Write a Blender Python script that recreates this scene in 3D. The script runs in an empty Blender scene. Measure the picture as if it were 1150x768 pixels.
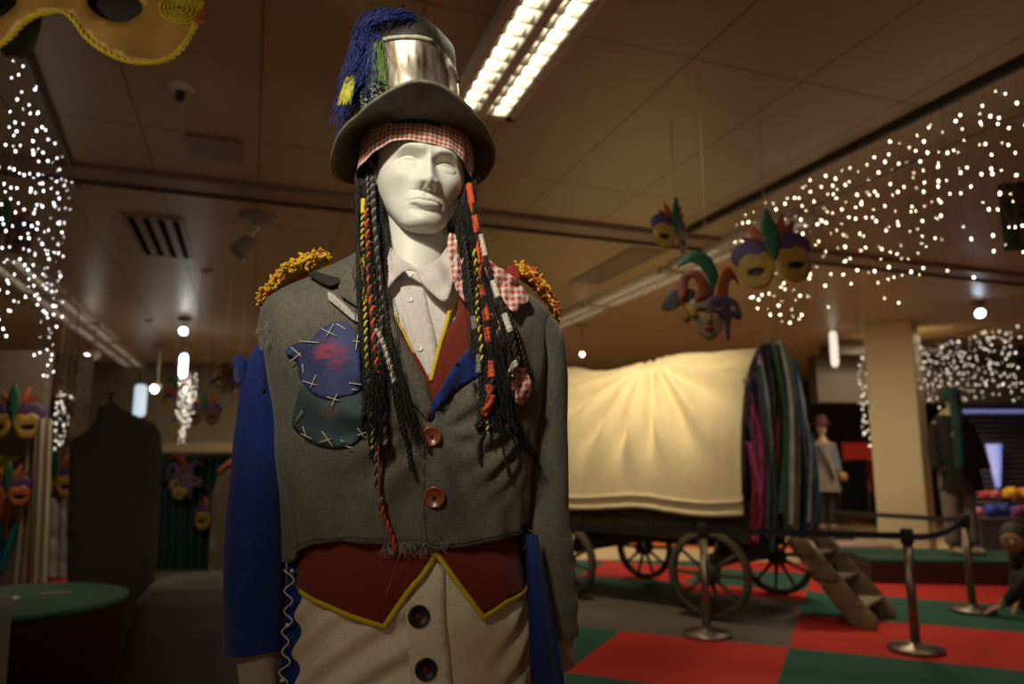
import bpy, bmesh, math, random
from math import sin, cos, pi, radians, sqrt, atan2, exp, floor
from mathutils import Vector, Matrix, noise
from mathutils.geometry import delaunay_2d_cdt
random.seed(7)
C = bpy.context.scene.collection
S = bpy.context.scene

# ------------------------------------------------------------------ camera, world, exposure
FPX, CX, CY = 820.0, 575.0, 384.0
PITCH = radians(9.08)
CAMZ = 1.25
cd = bpy.data.cameras.new('camera'); cam = bpy.data.objects.new('camera', cd); C.objects.link(cam)
cam.location = (0, 0, CAMZ); cam.rotation_euler = (pi/2 + PITCH, 0, 0)
cd.sensor_width = 36; cd.lens = FPX/1150*36; cd.clip_start = .05; cd.clip_end = 100
cd.dof.use_dof = True; cd.dof.focus_distance = 1.19; cd.dof.aperture_fstop = 3.0
S.camera = cam
S.view_settings.view_transform = 'Standard'; S.view_settings.look = 'None'
S.view_settings.gamma = 1; S.view_settings.use_curve_mapping = False
S.view_settings.exposure = 0.0
w = bpy.data.worlds.new('world'); S.world = w; w.use_nodes = True
w.node_tree.nodes['Background'].inputs[0].default_value = (1.0, .72, .45, 1)
w.node_tree.nodes['Background'].inputs[1].default_value = .15

def light(name, kind, loc, target, energy, color, size=.1, spot=None, blend=.5, size_y=None):
    l = bpy.data.lights.new(name, kind); o = bpy.data.objects.new(name, l); C.objects.link(o)
    o.location = loc; d = Vector(target)-Vector(loc); o.rotation_euler = d.to_track_quat('-Z', 'Y').to_euler()
    l.energy = energy; l.color = color
    if kind == 'AREA':
        l.shape = 'RECTANGLE'; l.size = size; l.size_y = size_y or size
    else:
        l.shadow_soft_size = size
    if kind == 'SPOT': l.spot_size = radians(spot); l.spot_blend = blend
    return o
WARM = (1, .80, .52)
light('key_spot', 'SPOT', (-.75, -.75, 2.85), (-.17, 1.22, 1.72), 240, (1, .93, .77), .10, 27, 1.0)
light('body_spot', 'SPOT', (-1.1, -1.3, 2.8), (-.15, 1.25, 1.25), 46, (1, .84, .60), .16, 46, .9)
light('rim_spot', 'SPOT', (1.5, 2.2, 2.85), (-.1, 1.3, 1.6), 7, (1, .86, .62), .08, 50, .8)
light('wagon_spot', 'SPOT', (.72, 5.75, 2.80), (.98, 6.6, 1.75), 125, (1, .82, .48), .07, 120, 1.0)
light('mask_fill_spot', 'SPOT', (-1.6, .9, 2.2), (-1.25, 2.0, 2.25), 24, (1, .85, .55), .1, 60, 1.0)  # unseen spot added to brighten the big mask at top left
for i, (x, y, e) in enumerate([(-3.5, 6, 26), (3.2, 7.2, 42), (5.5, 10, 55), (-4.5, 11, 36), (1, 10.5, 60), (3.4, 4.6, 12)]):
    light('ceiling_fill', 'AREA', (x, y, 2.9), (x, y, 0), e, (1, .80, .54), .6)  # general fill lamps added under the ceiling, no fittings modelled there
EXTRA_LIGHTS = None

# ------------------------------------------------------------------ pixel <-> world
SP, CP = sin(PITCH), cos(PITCH)
def ray(px, py):
    u = (px-CX)/FPX; v = (CY-py)/FPX
    return Vector((u, CP - v*SP, SP + v*CP))
ORG = Vector((0, 0, CAMZ))
def P(px, py, Y):
    r = ray(px, py); return ORG + r*(Y/r.y)
def PZ(px, py, z):
    r = ray(px, py); return ORG + r*((z-CAMZ)/r.z)

# ------------------------------------------------------------------ materials
MATS = {}
def M(name, col, rough=.7, metal=0, var=.12, scale=30, bump=.0, bscale=200, emit=None, estr=0, spec=.5, sheen=0, col2=None, detail=4, aniso=None, distort=0):
    if name in MATS: return MATS[name]
    m = bpy.data.materials.new(name); m.use_nodes = True; nt = m.node_tree; b = nt.nodes['Principled BSDF']
    b.inputs['Roughness'].default_value = rough; b.inputs['Metallic'].default_value = metal
    b.inputs['Specular IOR Level'].default_value = spec
    if sheen: b.inputs['Sheen Weight'].default_value = sheen
    tc = nt.nodes.new('ShaderNodeTexCoord'); n = nt.nodes.new('ShaderNodeTexNoise')
    mp = nt.nodes.new('ShaderNodeMapping'); nt.links.new(tc.outputs['Object'], mp.inputs[0])
    if aniso: mp.inputs['Scale'].default_value = aniso
    nt.links.new(mp.outputs[0], n.inputs['Vector']); n.inputs['Scale'].default_value = scale; n.inputs['Detail'].default_value = detail
    n.inputs['Distortion'].default_value = distort
    r = nt.nodes.new('ShaderNodeValToRGB'); r.color_ramp.elements[0].position = .3; r.color_ramp.elements[1].position = .7
    if col2 is None:
        a = [c*(1-var) for c in col]; c2 = [min(1, c*(1+var)) for c in col]
    else: a, c2 = col, col2
    r.color_ramp.elements[0].color = (*a, 1); r.color_ramp.elements[1].color = (*c2, 1)
    nt.links.new(n.outputs['Fac'], r.inputs[0]); nt.links.new(r.outputs[0], b.inputs['Base Color'])
    if bump:
        n2 = nt.nodes.new('ShaderNodeTexNoise'); n2.inputs['Scale'].default_value = bscale; n2.inputs['Detail'].default_value = 3
        nt.links.new(mp.outputs[0], n2.inputs['Vector'])
        bp = nt.nodes.new('ShaderNodeBump'); bp.inputs['Strength'].default_value = bump; bp.inputs['Distance'].default_value = .004
        nt.links.new(n2.outputs['Fac'], bp.inputs['Height']); nt.links.new(bp.outputs[0], b.inputs['Normal'])
    if emit:
        b.inputs['Emission Color'].default_value = (*emit, 1); b.inputs['Emission Strength'].default_value = estr
    MATS[name] = m; return m

def M_weave(name, c1, c2, freq=900, rough=.9, blot=None, fine=.5):
    """woven cloth: fine crossing threads from UV + soft wear blotches"""
    if name in MATS: return MATS[name]
    m = bpy.data.materials.new(name); m.use_nodes = True; nt = m.node_tree; b = nt.nodes['Principled BSDF']; N = nt.nodes.new; L = nt.links.new
    b.inputs['Roughness'].default_value = rough; b.inputs['Specular IOR Level'].default_value = .2; b.inputs['Sheen Weight'].default_value = .15
    uv = N('ShaderNodeTexCoord')
    facs = []
    for sc in ((freq, freq*.12, 1), (freq*.12, freq, 1)):
        mp = N('ShaderNodeMapping'); mp.inputs['Scale'].default_value = sc; L(uv.outputs['UV'], mp.inputs[0])
        n = N('ShaderNodeTexNoise'); n.inputs['Scale'].default_value = 1; n.inputs['Detail'].default_value = 2; L(mp.outputs[0], n.inputs['Vector']); facs.append(n)
    add = N('ShaderNodeMath'); add.operation = 'ADD'; L(facs[0].outputs['Fac'], add.inputs[0]); L(facs[1].outputs['Fac'], add.inputs[1])
    n3 = N('ShaderNodeTexNoise'); n3.inputs['Scale'].default_value = 9; n3.inputs['Detail'].default_value = 5; L(uv.outputs['Object'], n3.inputs['Vector'])
    ad2 = N('ShaderNodeMath'); ad2.operation = 'MULTIPLY_ADD'; L(n3.outputs['Fac'], ad2.inputs[0]); ad2.inputs[1].default_value = .9; L(add.outputs[0], ad2.inputs[2])
    mr = N('ShaderNodeMapRange'); L(ad2.outputs[0], mr.inputs[0]); mr.inputs[1].default_value = 1.1; mr.inputs[2].default_value = 1.8
    r = N('ShaderNodeValToRGB'); r.color_ramp.elements[0].color = (*c1, 1); r.color_ramp.elements[1].color = (*c2, 1); L(mr.outputs[0], r.inputs[0])
    out = r.outputs[0]
    if blot:
        n4 = N('ShaderNodeTexNoise'); n4.inputs['Scale'].default_value = 6; L(uv.outputs['Object'], n4.inputs['Vector'])
        mr2 = N('ShaderNodeMapRange'); L(n4.outputs['Fac'], mr2.inputs[0]); mr2.inputs[1].default_value = .54; mr2.inputs[2].default_value = .72; mr2.inputs[4].default_value = .75
        mx = N('ShaderNodeMix'); mx.data_type = 'RGBA'; L(mr2.outputs[0], mx.inputs[0]); L(out, mx.inputs[6]); mx.inputs[7].default_value = (*blot, 1); out = mx.outputs[2]
    L(out, b.inputs['Base Color'])
    bp = N('ShaderNodeBump'); bp.inputs['Strength'].default_value = fine; bp.inputs['Distance'].default_value = .0012; L(add.outputs[0], bp.inputs['Height']); L(bp.outputs[0], b.inputs['Normal'])
    MATS[name] = m; return m

def M_gingham(name, red=(.42, .035, .03), white=(.62, .56, .46), n=95):
    if name in MATS: return MATS[name]
    m = bpy.data.materials.new(name); m.use_nodes = True; nt = m.node_tree; b = nt.nodes['Principled BSDF']; N = nt.nodes.new; L = nt.links.new
    b.inputs['Roughness'].default_value = .9
    uv = N('ShaderNodeTexCoord'); sp = N('ShaderNodeSeparateXYZ'); L(uv.outputs['UV'], sp.inputs[0])
    outs = []
    for k in (0, 1):
        mu = N('ShaderNodeMath'); mu.operation = 'MULTIPLY'; L(sp.outputs[k], mu.inputs[0]); mu.inputs[1].default_value = n
        fr = N('ShaderNodeMath'); fr.operation = 'FRACT'; L(mu.outputs[0], fr.inputs[0])
        gt = N('ShaderNodeMath'); gt.operation = 'GREATER_THAN'; L(fr.outputs[0], gt.inputs[0]); gt.inputs[1].default_value = .5; outs.append(gt)
    s = N('ShaderNodeMath'); s.operation = 'ADD'; L(outs[0].outputs[0], s.inputs[0]); L(outs[1].outputs[0], s.inputs[1])
    h = N('ShaderNodeMath'); h.operation = 'MULTIPLY'; L(s.outputs[0], h.inputs[0]); h.inputs[1].default_value = .5
    mx = N('ShaderNodeMix'); mx.data_type = 'RGBA'; L(h.outputs[0], mx.inputs[0]); mx.inputs[6].default_value = (*white, 1); mx.inputs[7].default_value = (*red, 1)
    L(mx.outputs[2], b.inputs['Base Color']); MATS[name] = m; return m

def emis(name, col, strength):
    return M(name, (.8, .8, .8), .4, emit=col, estr=strength)

# ------------------------------------------------------------------ objects
def tag(o, label=None, cat=None, group=None, kind=None):
    if label: o['label'] = label
    if cat: o['category'] = cat
    if group: o['group'] = group
    if kind: o['kind'] = kind
    return o
def thing(name, loc, label, cat, group=None, rz=0):
    o = bpy.data.objects.new(name, None); C.objects.link(o); o.location = loc; o.rotation_euler = (0, 0, rz)
    o.empty_display_size = .05
    return tag(o, label, cat, group)

def mworld(o):
    m = o.matrix_basis.copy()
    while o.parent: o = o.parent; m = o.matrix_basis @ m
    return m

class MB:
    def __init__(s): s.v = []; s.f = []; s.m = []; s.uv = {}; s.sm = []
    def add(s, vs, fs, mi=0, smooth=True, uvs=None):
        k = len(s.v); s.v += [Vector(v) for v in vs]
        for i, u in enumerate(uvs or []): s.uv[k+i] = u
        for f in fs: s.f.append([i+k for i in f]); s.m.append(mi); s.sm.append(smooth)
        return k
    def tube(s, path, r, n=8, mi=0, cap=True, flat=1.0, up=None):
        path = [Vector(p) for p in path]
        rr = r if isinstance(r, (list, tuple)) else [r]*len(path)
        vs = []; fs = []; uvs = []
        t0 = (path[1]-path[0]).normalized()
        ref = Vector(up) if up else (Vector((0, 0, 1)) if abs(t0.z) < .9 else Vector((0, -1, 0)))
        nrm = (ref - t0*ref.dot(t0)).normalized(); L = 0
        for i, p in enumerate(path):
            a = path[max(i-1, 0)]; b = path[min(i+1, len(path)-1)]; t = (b-a)
            t = t.normalized() if t.length > 1e-9 else t0
            if i: L += (p-path[i-1]).length
            nrm = (nrm - t*nrm.dot(t)); nrm = nrm.normalized() if nrm.length > 1e-6 else t.orthogonal().normalized()
            bn = t.cross(nrm)
            for k in range(n):
                an = 2*pi*k/n; vs.append(p + (nrm*cos(an)*flat + bn*sin(an))*rr[i]); uvs.append((k/n*rr[i]*6, L))
        for i in range(len(path)-1):
            for k in range(n):
                k2 = (k+1) % n; fs.append((i*n+k, i*n+k2, (i+1)*n+k2, (i+1)*n+k))
        if cap: fs.append(tuple(range(n))[::-1]); fs.append(tuple((len(path)-1)*n+k for k in range(n)))
        s.add(vs, fs, mi, True, uvs); return s
    def lathe(s, prof, n=24, mat=None, mi=0, smooth=True, cap=True):
        """prof: (r,z) ; mat: 4x4"""
        vs = []; fs = []; mat = mat or Matrix()
        for r, z in prof:
            for k in range(n): vs.append(mat @ Vector((r*cos(2*pi*k/n), r*sin(2*pi*k/n), z)))
        for i in range(len(prof)-1):
            for k in range(n):
                k2 = (k+1) % n; fs.append((i*n+k, i*n+k2, (i+1)*n+k2, (i+1)*n+k))
        if cap: fs.append(tuple(range(n))[::-1]); fs.append(tuple((len(prof)-1)*n+k for k in range(n)))
        s.add(vs, fs, mi, smooth); return s
    def box(s, c, size, rot=None, mi=0, bev=.0):
        """box with chamfered vertical+horizontal edges"""
        c = Vector(c); hx, hy, hz = [q/2 for q in size]; b = min(bev, hx*.9, hy*.9, hz*.9)
        R = rot or Matrix.Identity(3)
        if b <= 0:
            vs = [c + R @ Vector((x*hx, y*hy, z*hz)) for z in (-1, 1) for y in (-1, 1) for x in (-1, 1)]
            fs = [(0, 2, 3, 1), (4, 5, 7, 6), (0, 1, 5, 4), (2, 6, 7, 3), (0, 4, 6, 2), (1, 3, 7, 5)]
            s.add(vs, fs, mi, False); return s
        bm = bmesh.new(); bmesh.ops.create_cube(bm, size=1)
        for v in bm.verts: v.co = Vector((v.co.x*2*hx, v.co.y*2*hy, v.co.z*2*hz))
        bmesh.ops.bevel(bm, geom=bm.edges[:], offset=b, segments=2, affect='EDGES', profile=.5)
        bm.verts.index_update(); vs = [c + R @ v.co for v in bm.verts]; fs = [[v.index for v in f.verts] for f in bm.faces]; bm.free()
        s.add(vs, fs, mi, False); return s
    def grid(s, fn, nu, nv, mi=0, closed_u=False, closed_v=False, uvf=None, smooth=True):
        vs = []; uvs = []
        for j in range(nv):
            for i in range(nu):
                u = i/(nu if closed_u else nu-1); v = j/(nv if closed_v else nv-1)
                vs.append(fn(u, v)); uvs.append(uvf(u, v) if uvf else (u, v))
        fs = []
        for j in range(nv if closed_v else nv-1):
            for i in range(nu if closed_u else nu-1):
                i2 = (i+1) % nu; j2 = (j+1) % nv; fs.append((j*nu+i, j*nu+i2, j2*nu+i2, j2*nu+i))
        s.add(vs, fs, mi, smooth, uvs); return s
    def ellipsoid(s, c, r, n=16, m=10, mi=0, R=None):
        R = R or Matrix.Identity(3); c = Vector(c)
        return s.grid(lambda u, v: c + R @ Vector((r[0]*sin(pi*v)*cos(2*pi*u), r[1]*sin(pi*v)*sin(2*pi*u), -r[2]*cos(pi*v))), n, m, mi, closed_u=True)
    def rope(s, path, r, strands=2, turns=90, n=6, mis=None):
        """twisted rope; turns = twists per metre"""
        path = resample(path, .0035 if r < .02 else .02)
        t0 = (path[1]-path[0]).normalized(); nrm = t0.orthogonal().normalized(); fr = []; L = 0
        for i, p in enumerate(path):
            t = (path[min(i+1, len(path)-1)]-path[max(i-1, 0)]).normalized()
            if i: L += (p-path[i-1]).length
            nrm = (nrm-t*nrm.dot(t)).normalized(); fr.append((p, nrm.copy(), t.cross(nrm), L))
        for k in range(strands):
            ph = 2*pi*k/strands
            pts = [p + (a*cos(ph+2*pi*turns*l) + b*sin(ph+2*pi*turns*l))*r*.5 for p, a, b, l in fr]
            s.tube(pts, r*.56, n, (mis[k] if mis else 0))
        return s
    def sheet(s, poly, mp, res, thick=0, mi=0, holes=(), uvs=1.0, jitter=0):
        """fill a 2D outline with a fine triangulation, map it to 3D with mp(u,v,off)"""
        def dens(pl):
            out = []
            for i, a in enumerate(pl):
                b = pl[(i+1) % len(pl)]; d = math.hypot(b[0]-a[0], b[1]-a[1]); k = max(1, int(d/res+.5))
                for q in range(k): out.append(Vector((a[0]+(b[0]-a[0])*q/k, a[1]+(b[1]-a[1])*q/k)))
            return out
        bd = dens(poly); hs = [dens(h) for h in holes]; pts = list(bd); edges = [(i, (i+1) % len(bd)) for i in range(len(bd))]
        for h in hs:
            k = len(pts); pts += h; edges += [(k+i, k+(i+1) % len(h)) for i in range(len(h))]
        allb = [bd]+hs; x0 = min(p.x for p in bd); x1 = max(p.x for p in bd); y0 = min(p.y for p in bd); y1 = max(p.y for p in bd)
        y = y0+res*.5; row = 0
        while y < y1:
            x = x0+res*(.5 if row % 2 else 1.0)
            while x < x1:
                q = Vector((x, y))
                if inside(q, bd) and not any(inside(q, h) for h in hs) and min((p-q).length_squared for b_ in allb for p in b_) > (res*.55)**2: pts.append(q)
                x += res
            y += res*.87; row += 1
        vo, _, fo, _, _, _ = delaunay_2d_cdt(pts, edges, [], 0, 1e-9)
        fo2 = []
        for f in fo:
            c = sum((vo[i] for i in f), Vector((0, 0)))/len(f)
            if inside(c, bd) and not any(inside(c, h) for h in hs): fo2.append(list(f))
        uv = [(p.x*uvs, p.y*uvs) for p in vo]
        top = [mp(p.x, p.y, thick) for p in vo]
        # orient outwards: normal must point from the under side to the upper side
        s_ = 0; und = [mp(p.x, p.y, 0 if thick else -.001) for p in vo]
        for f in fo2[:80]:
            nn = (top[f[1]]-top[f[0]]).cross(top[f[2]]-top[f[0]]); s_ += nn.dot(top[f[0]]-und[f[0]])
        if s_ < 0: fo2 = [f[::-1] for f in fo2]
        if not thick: s.add(top, fo2, mi, True, uv); return s
        n = len(vo); fs = list(fo2) + [[i+n for i in f[::-1]] for f in fo2]
        cnt = {}
        for f in fo2:
            for i in range(len(f)): cnt[(f[i], f[(i+1) % len(f)])] = 1
        for (a, b_) in list(cnt):
            if (b_, a) not in cnt: fs.append([b_, a, a+n, b_+n])
        s.add(top+und, fs, mi, True, uv+uv); return s
    def build(s, name, mats, parent=None, autosmooth=None):
        me = bpy.data.meshes.new(name)
        off = mworld(parent).inverted() if parent else None
        vs = [off @ v for v in s.v] if off else s.v
        me.from_pydata([tuple(v) for v in vs], [], s.f)
        mats = mats if isinstance(mats, (list, tuple)) else [mats]
        for m in mats: me.materials.append(m)
        for p, mi, sm in zip(me.polygons, s.m, s.sm): p.material_index = mi; p.use_smooth = sm
        if s.uv:
            ul = me.uv_layers.new(name='UVMap')
            for l in me.loops: ul.data[l.index].uv = s.uv.get(l.vertex_index, (0, 0))
        me.update()
        o = bpy.data.objects.new(name, me); C.objects.link(o)
        if parent: o.parent = parent
        return o

def inside(p, poly):
    c = False; n = len(poly); j = n-1; x, y = p[0], p[1]
    for i in range(n):
        a, b = poly[i], poly[j]
        if (a[1] > y) != (b[1] > y) and x < (b[0]-a[0])*(y-a[1])/(b[1]-a[1])+a[0]: c = not c
        j = i
    return c
def catmull(pts, k=8):
    pts = [Vector(p) for p in pts]; out = []
    for i in range(len(pts)-1):
        p0 = pts[max(i-1, 0)]; p1 = pts[i]; p2 = pts[i+1]; p3 = pts[min(i+2, len(pts)-1)]
        for q in range(k):
            t = q/k; out.append(.5*((2*p1)+(p2-p0)*t+(2*p0-5*p1+4*p2-p3)*t*t+(3*p1-p0-3*p2+p3)*t**3))
    out.append(pts[-1]); return out
def resample(pts, step):
    pts = catmull(pts, 10) if len(pts) > 2 else [Vector(p) for p in pts]
    out = [pts[0].copy()]; acc = 0
    for a, b in zip(pts, pts[1:]):
        d = (b-a).length
        if d < 1e-9: continue
        t = step-acc
        while t <= d: out.append(a+(b-a)*(t/d)); t += step
        acc = (acc+d) % step
    if len(out) < 2 or (out[-1]-pts[-1]).length > step*.3: out.append(pts[-1])
    return out
def closed_curve(pts, k=6):
    pts = [Vector((*p, 0)) for p in pts]; n = len(pts); out = []
    for i in range(n):
        p0, p1, p2, p3 = pts[i-1], pts[i], pts[(i+1) % n], pts[(i+2) % n]
        for q in range(k):
            t = q/k; v = .5*((2*p1)+(p2-p0)*t+(2*p0-5*p1+4*p2-p3)*t*t+(3*p1-p0-3*p2+p3)*t**3); out.append((v.x, v.y))
    return out
def interp(tab, z, col):
    if z <= tab[0][0]: return tab[0][col]
    for i in range(len(tab)-1):
        if z <= tab[i+1][0]:
            t = (z-tab[i][0])/(tab[i+1][0]-tab[i][0])
            p1, p2 = tab[i][col], tab[i+1][col]; h = tab[i+1][0]-tab[i][0]
            m1 = (p2-tab[i-1][col])/(tab[i+1][0]-tab[i-1][0])*h if i > 0 else (p2-p1)
            m2 = (tab[i+2][col]-p1)/(tab[i+2][0]-tab[i][0])*h if i+2 < len(tab) else (p2-p1)
            return (2*t**3-3*t*t+1)*p1+(t**3-2*t*t+t)*m1+(-2*t**3+3*t*t)*p2+(t**3-t*t)*m2
    return tab[-1][col]
def G(x, c, s): return exp(-((x-c)/s)**2/2)
def sst(a, b, x):
    t = max(0, min(1, (x-a)/(b-a))); return t*t*(3-2*t)
def remeshed(mb, voxel, smooth=8):
    """one continuous skin from overlapping volumes"""
    o = mb.build('tmp', M('skin_tmp', (.5, .5, .5)))
    md = o.modifiers.new('r', 'REMESH'); md.mode = 'VOXEL'; md.voxel_size = voxel; md.use_smooth_shade = True
    if smooth: ms = o.modifiers.new('s', 'SMOOTH'); ms.iterations = smooth; ms.factor = .5
    dg = bpy.context.evaluated_depsgraph_get(); me = bpy.data.meshes.new_from_object(o.evaluated_get(dg))
    out = MB(); out.add([v.co.copy() for v in me.vertices], [list(p.vertices) for p in me.polygons], 0, True)
    bpy.data.objects.remove(o); bpy.data.meshes.remove(me); return out
def rotz(a): return Matrix.Rotation(a, 3, 'Z')
# ================================================================== THE HALL
def struct(o): o['kind'] = 'structure'; return o
CZ = 3.0
A1 = radians(19.5); U = Vector((-sin(A1), cos(A1), 0)); W = Vector((cos(A1), sin(A1), 0))     # ceiling panel directions
UR = Matrix((W, U, Vector((0, 0, 1)))).transposed()
def grid_mat(name, base, line, sx, sy, ox, oy, lw, rough=.35, metal=0, ang=A1, var=.08, off_rows=False):
    m = bpy.data.materials.new(name); m.use_nodes = True; nt = m.node_tree; b = nt.nodes['Principled BSDF']; N = nt.nodes.new; L = nt.links.new
    b.inputs['Roughness'].default_value = rough; b.inputs['Metallic'].default_value = metal
    g = N('ShaderNodeNewGeometry'); mp = N('ShaderNodeMapping'); mp.inputs['Rotation'].default_value = (0, 0, -ang); mp.vector_type = 'POINT'; L(g.outputs['Position'], mp.inputs[0])
    sp = N('ShaderNodeSeparateXYZ'); L(mp.outputs[0], sp.inputs[0]); ms = []
    for k, (s_, o_) in enumerate(((sx, ox), (sy, oy))):
        a = N('ShaderNodeMath'); a.operation = 'ADD'; L(sp.outputs[k], a.inputs[0]); a.inputs[1].default_value = o_
        d = N('ShaderNodeMath'); d.operation = 'DIVIDE'; L(a.outputs[0], d.inputs[0]); d.inputs[1].default_value = s_
        f = N('ShaderNodeMath'); f.operation = 'FRACT'; L(d.outputs[0], f.inputs[0])
        l = N('ShaderNodeMath'); l.operation = 'LESS_THAN'; L(f.outputs[0], l.inputs[0]); l.inputs[1].default_value = lw/s_; ms.append(l)
    mx_ = N('ShaderNodeMath'); mx_.operation = 'MAXIMUM'; L(ms[0].outputs[0], mx_.inputs[0]); L(ms[1].outputs[0], mx_.inputs[1])
    n = N('ShaderNodeTexNoise'); n.inputs['Scale'].default_value = .8; L(g.outputs['Position'], n.inputs['Vector'])
    r = N('ShaderNodeValToRGB'); r.color_ramp.elements[0].color = (*[c*(1-var) for c in base], 1); r.color_ramp.elements[1].color = (*[c*(1+var) for c in base], 1); L(n.outputs['Fac'], r.inputs[0])
    mx = N('ShaderNodeMix'); mx.data_type = 'RGBA'; L(mx_.outputs[0], mx.inputs[0]); L(r.outputs[0], mx.inputs[6]); mx.inputs[7].default_value = (*line, 1)
    L(mx.outputs[2], b.inputs['Base Color'])
    bp = N('ShaderNodeBump'); bp.inputs['Strength'].default_value = .5; bp.inputs['Distance'].default_value = .01; bp.invert = True; L(mx_.outputs[0], bp.inputs['Height']); L(bp.outputs[0], b.inputs['Normal'])
    return m
m_ceil = grid_mat('ceiling_panels', (.52, .43, .285), (.25, .20, .13), .60, 1.55, .05, .55, .012, .38)
def wbox(name, x0, x1, y0, y1, z0, z1, mat, parent=None, bev=0, rot=None, c=None):
    b = MB()
    if rot is None: b.box(((x0+x1)/2, (y0+y1)/2, (z0+z1)/2), (x1-x0, y1-y0, z1-z0), bev=bev)
    return b.build(name, mat, parent)
struct(wbox('ceiling', -14, 16, -3.2, 20.2, CZ, CZ+.1, m_ceil))
m_wall = M('wall_paint', (.30, .25, .17), .8, var=.1, scale=.8)
m_walld = M('wall_dark', (.05, .045, .042), .8, scale=1)
struct(wbox('wall_back', -14, 16, 20, 20.2, 0, CZ, m_wall)); struct(wbox('wall_left', -14.2, -14, -3.2, 20.2, 0, CZ, m_wall)); struct(wbox('wall_right', 16, 16.2, -3.2, 20.2, 0, CZ, m_walld))
# floor: carpet squares laid at 45 degrees to the ceiling, grey strip under the wagon
m_floor = bpy.data.materials.new('carpet_squares'); m_floor.use_nodes = True; nt = m_floor.node_tree; fb = nt.nodes['Principled BSDF']; N = nt.nodes.new; L = nt.links.new
fb.inputs['Roughness'].default_value = .92; fb.inputs['Specular IOR Level'].default_value = .15
def mth(op, a, b_=None, c_=None):
    n = N('ShaderNodeMath'); n.operation = op
    for i, v in enumerate((a, b_, c_)):
        if v is None: continue
        if isinstance(v, (int, float)): n.inputs[i].default_value = v
        else: L(v, n.inputs[i])
    return n.outputs[0]
g = N('ShaderNodeNewGeometry'); sp = N('ShaderNodeSeparateXYZ'); L(g.outputs['Position'], sp.inputs[0]); X_, Y_ = sp.outputs[0], sp.outputs[1]
TA = radians(-24.5); T = 1.16; ox, oy = 1.857, 5.16
dx = mth('SUBTRACT', X_, ox); dy = mth('SUBTRACT', Y_, oy)
e1 = mth('DIVIDE', mth('ADD', mth('MULTIPLY', dx, cos(TA)), mth('MULTIPLY', dy, sin(TA))), T)
e2 = mth('DIVIDE', mth('ADD', mth('MULTIPLY', dx, -sin(TA)), mth('MULTIPLY', dy, cos(TA))), T)
i_ = mth('MINIMUM', mth('FLOOR', e1), 0); j_ = mth('FLOOR', e2)
par = mth('ABSOLUTE', mth('MODULO', mth('ADD', mth('ADD', i_, j_), 200), 2))       # 0: even
n = N('ShaderNodeTexNoise'); n.inputs['Scale'].default_value = 60; L(g.outputs['Position'], n.inputs['Vector'])
def mixc(f, a, b_):
    m_ = N('ShaderNodeMix'); m_.data_type = 'RGBA'; L(f, m_.inputs[0])
    for k, v in ((6, a), (7, b_)):
        if isinstance(v, tuple): m_.inputs[k].default_value = (*v, 1)
        else: L(v, m_.inputs[k])
    return m_.outputs[2]
sq = mixc(par, (.46, .035, .028), (.030, .098, .070))
grey = mth('MULTIPLY', mth('LESS_THAN', e1, .0), mth('MULTIPLY', mth('GREATER_THAN', e2, 0), mth('LESS_THAN', e2, 1.55)))
gl = mth('LESS_THAN', X_, -1.6)
grey = mth('MAXIMUM', grey, mth('MULTIPLY', gl, mth('LESS_THAN', Y_, 7.0)))
c1_ = mixc(grey, sq, (.115, .10, .085))
far = mth('GREATER_THAN', mth('ADD', Y_, mth('MULTIPLY', X_, .10)), 9.6)
st = mth('LESS_THAN', mth('ABSOLUTE', mth('SUBTRACT', mth('FRACT', mth('DIVIDE', mth('ADD', Y_, mth('MULTIPLY', X_, .25)), 2.6)), .5)), .16)
c2_ = mixc(far, c1_, mixc(st, (.50, .40, .24), (.55, .13, .04)))
vf = mth('ADD', mth('MULTIPLY', n.outputs['Fac'], .35), .82)
hs = N('ShaderNodeHueSaturation'); L(vf, hs.inputs['Value']); L(c2_, hs.inputs['Color']); L(hs.outputs[0], fb.inputs['Base Color'])
struct(wbox('floor', -14, 16, -3.2, 20.2, -.1, 0, m_floor))

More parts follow.
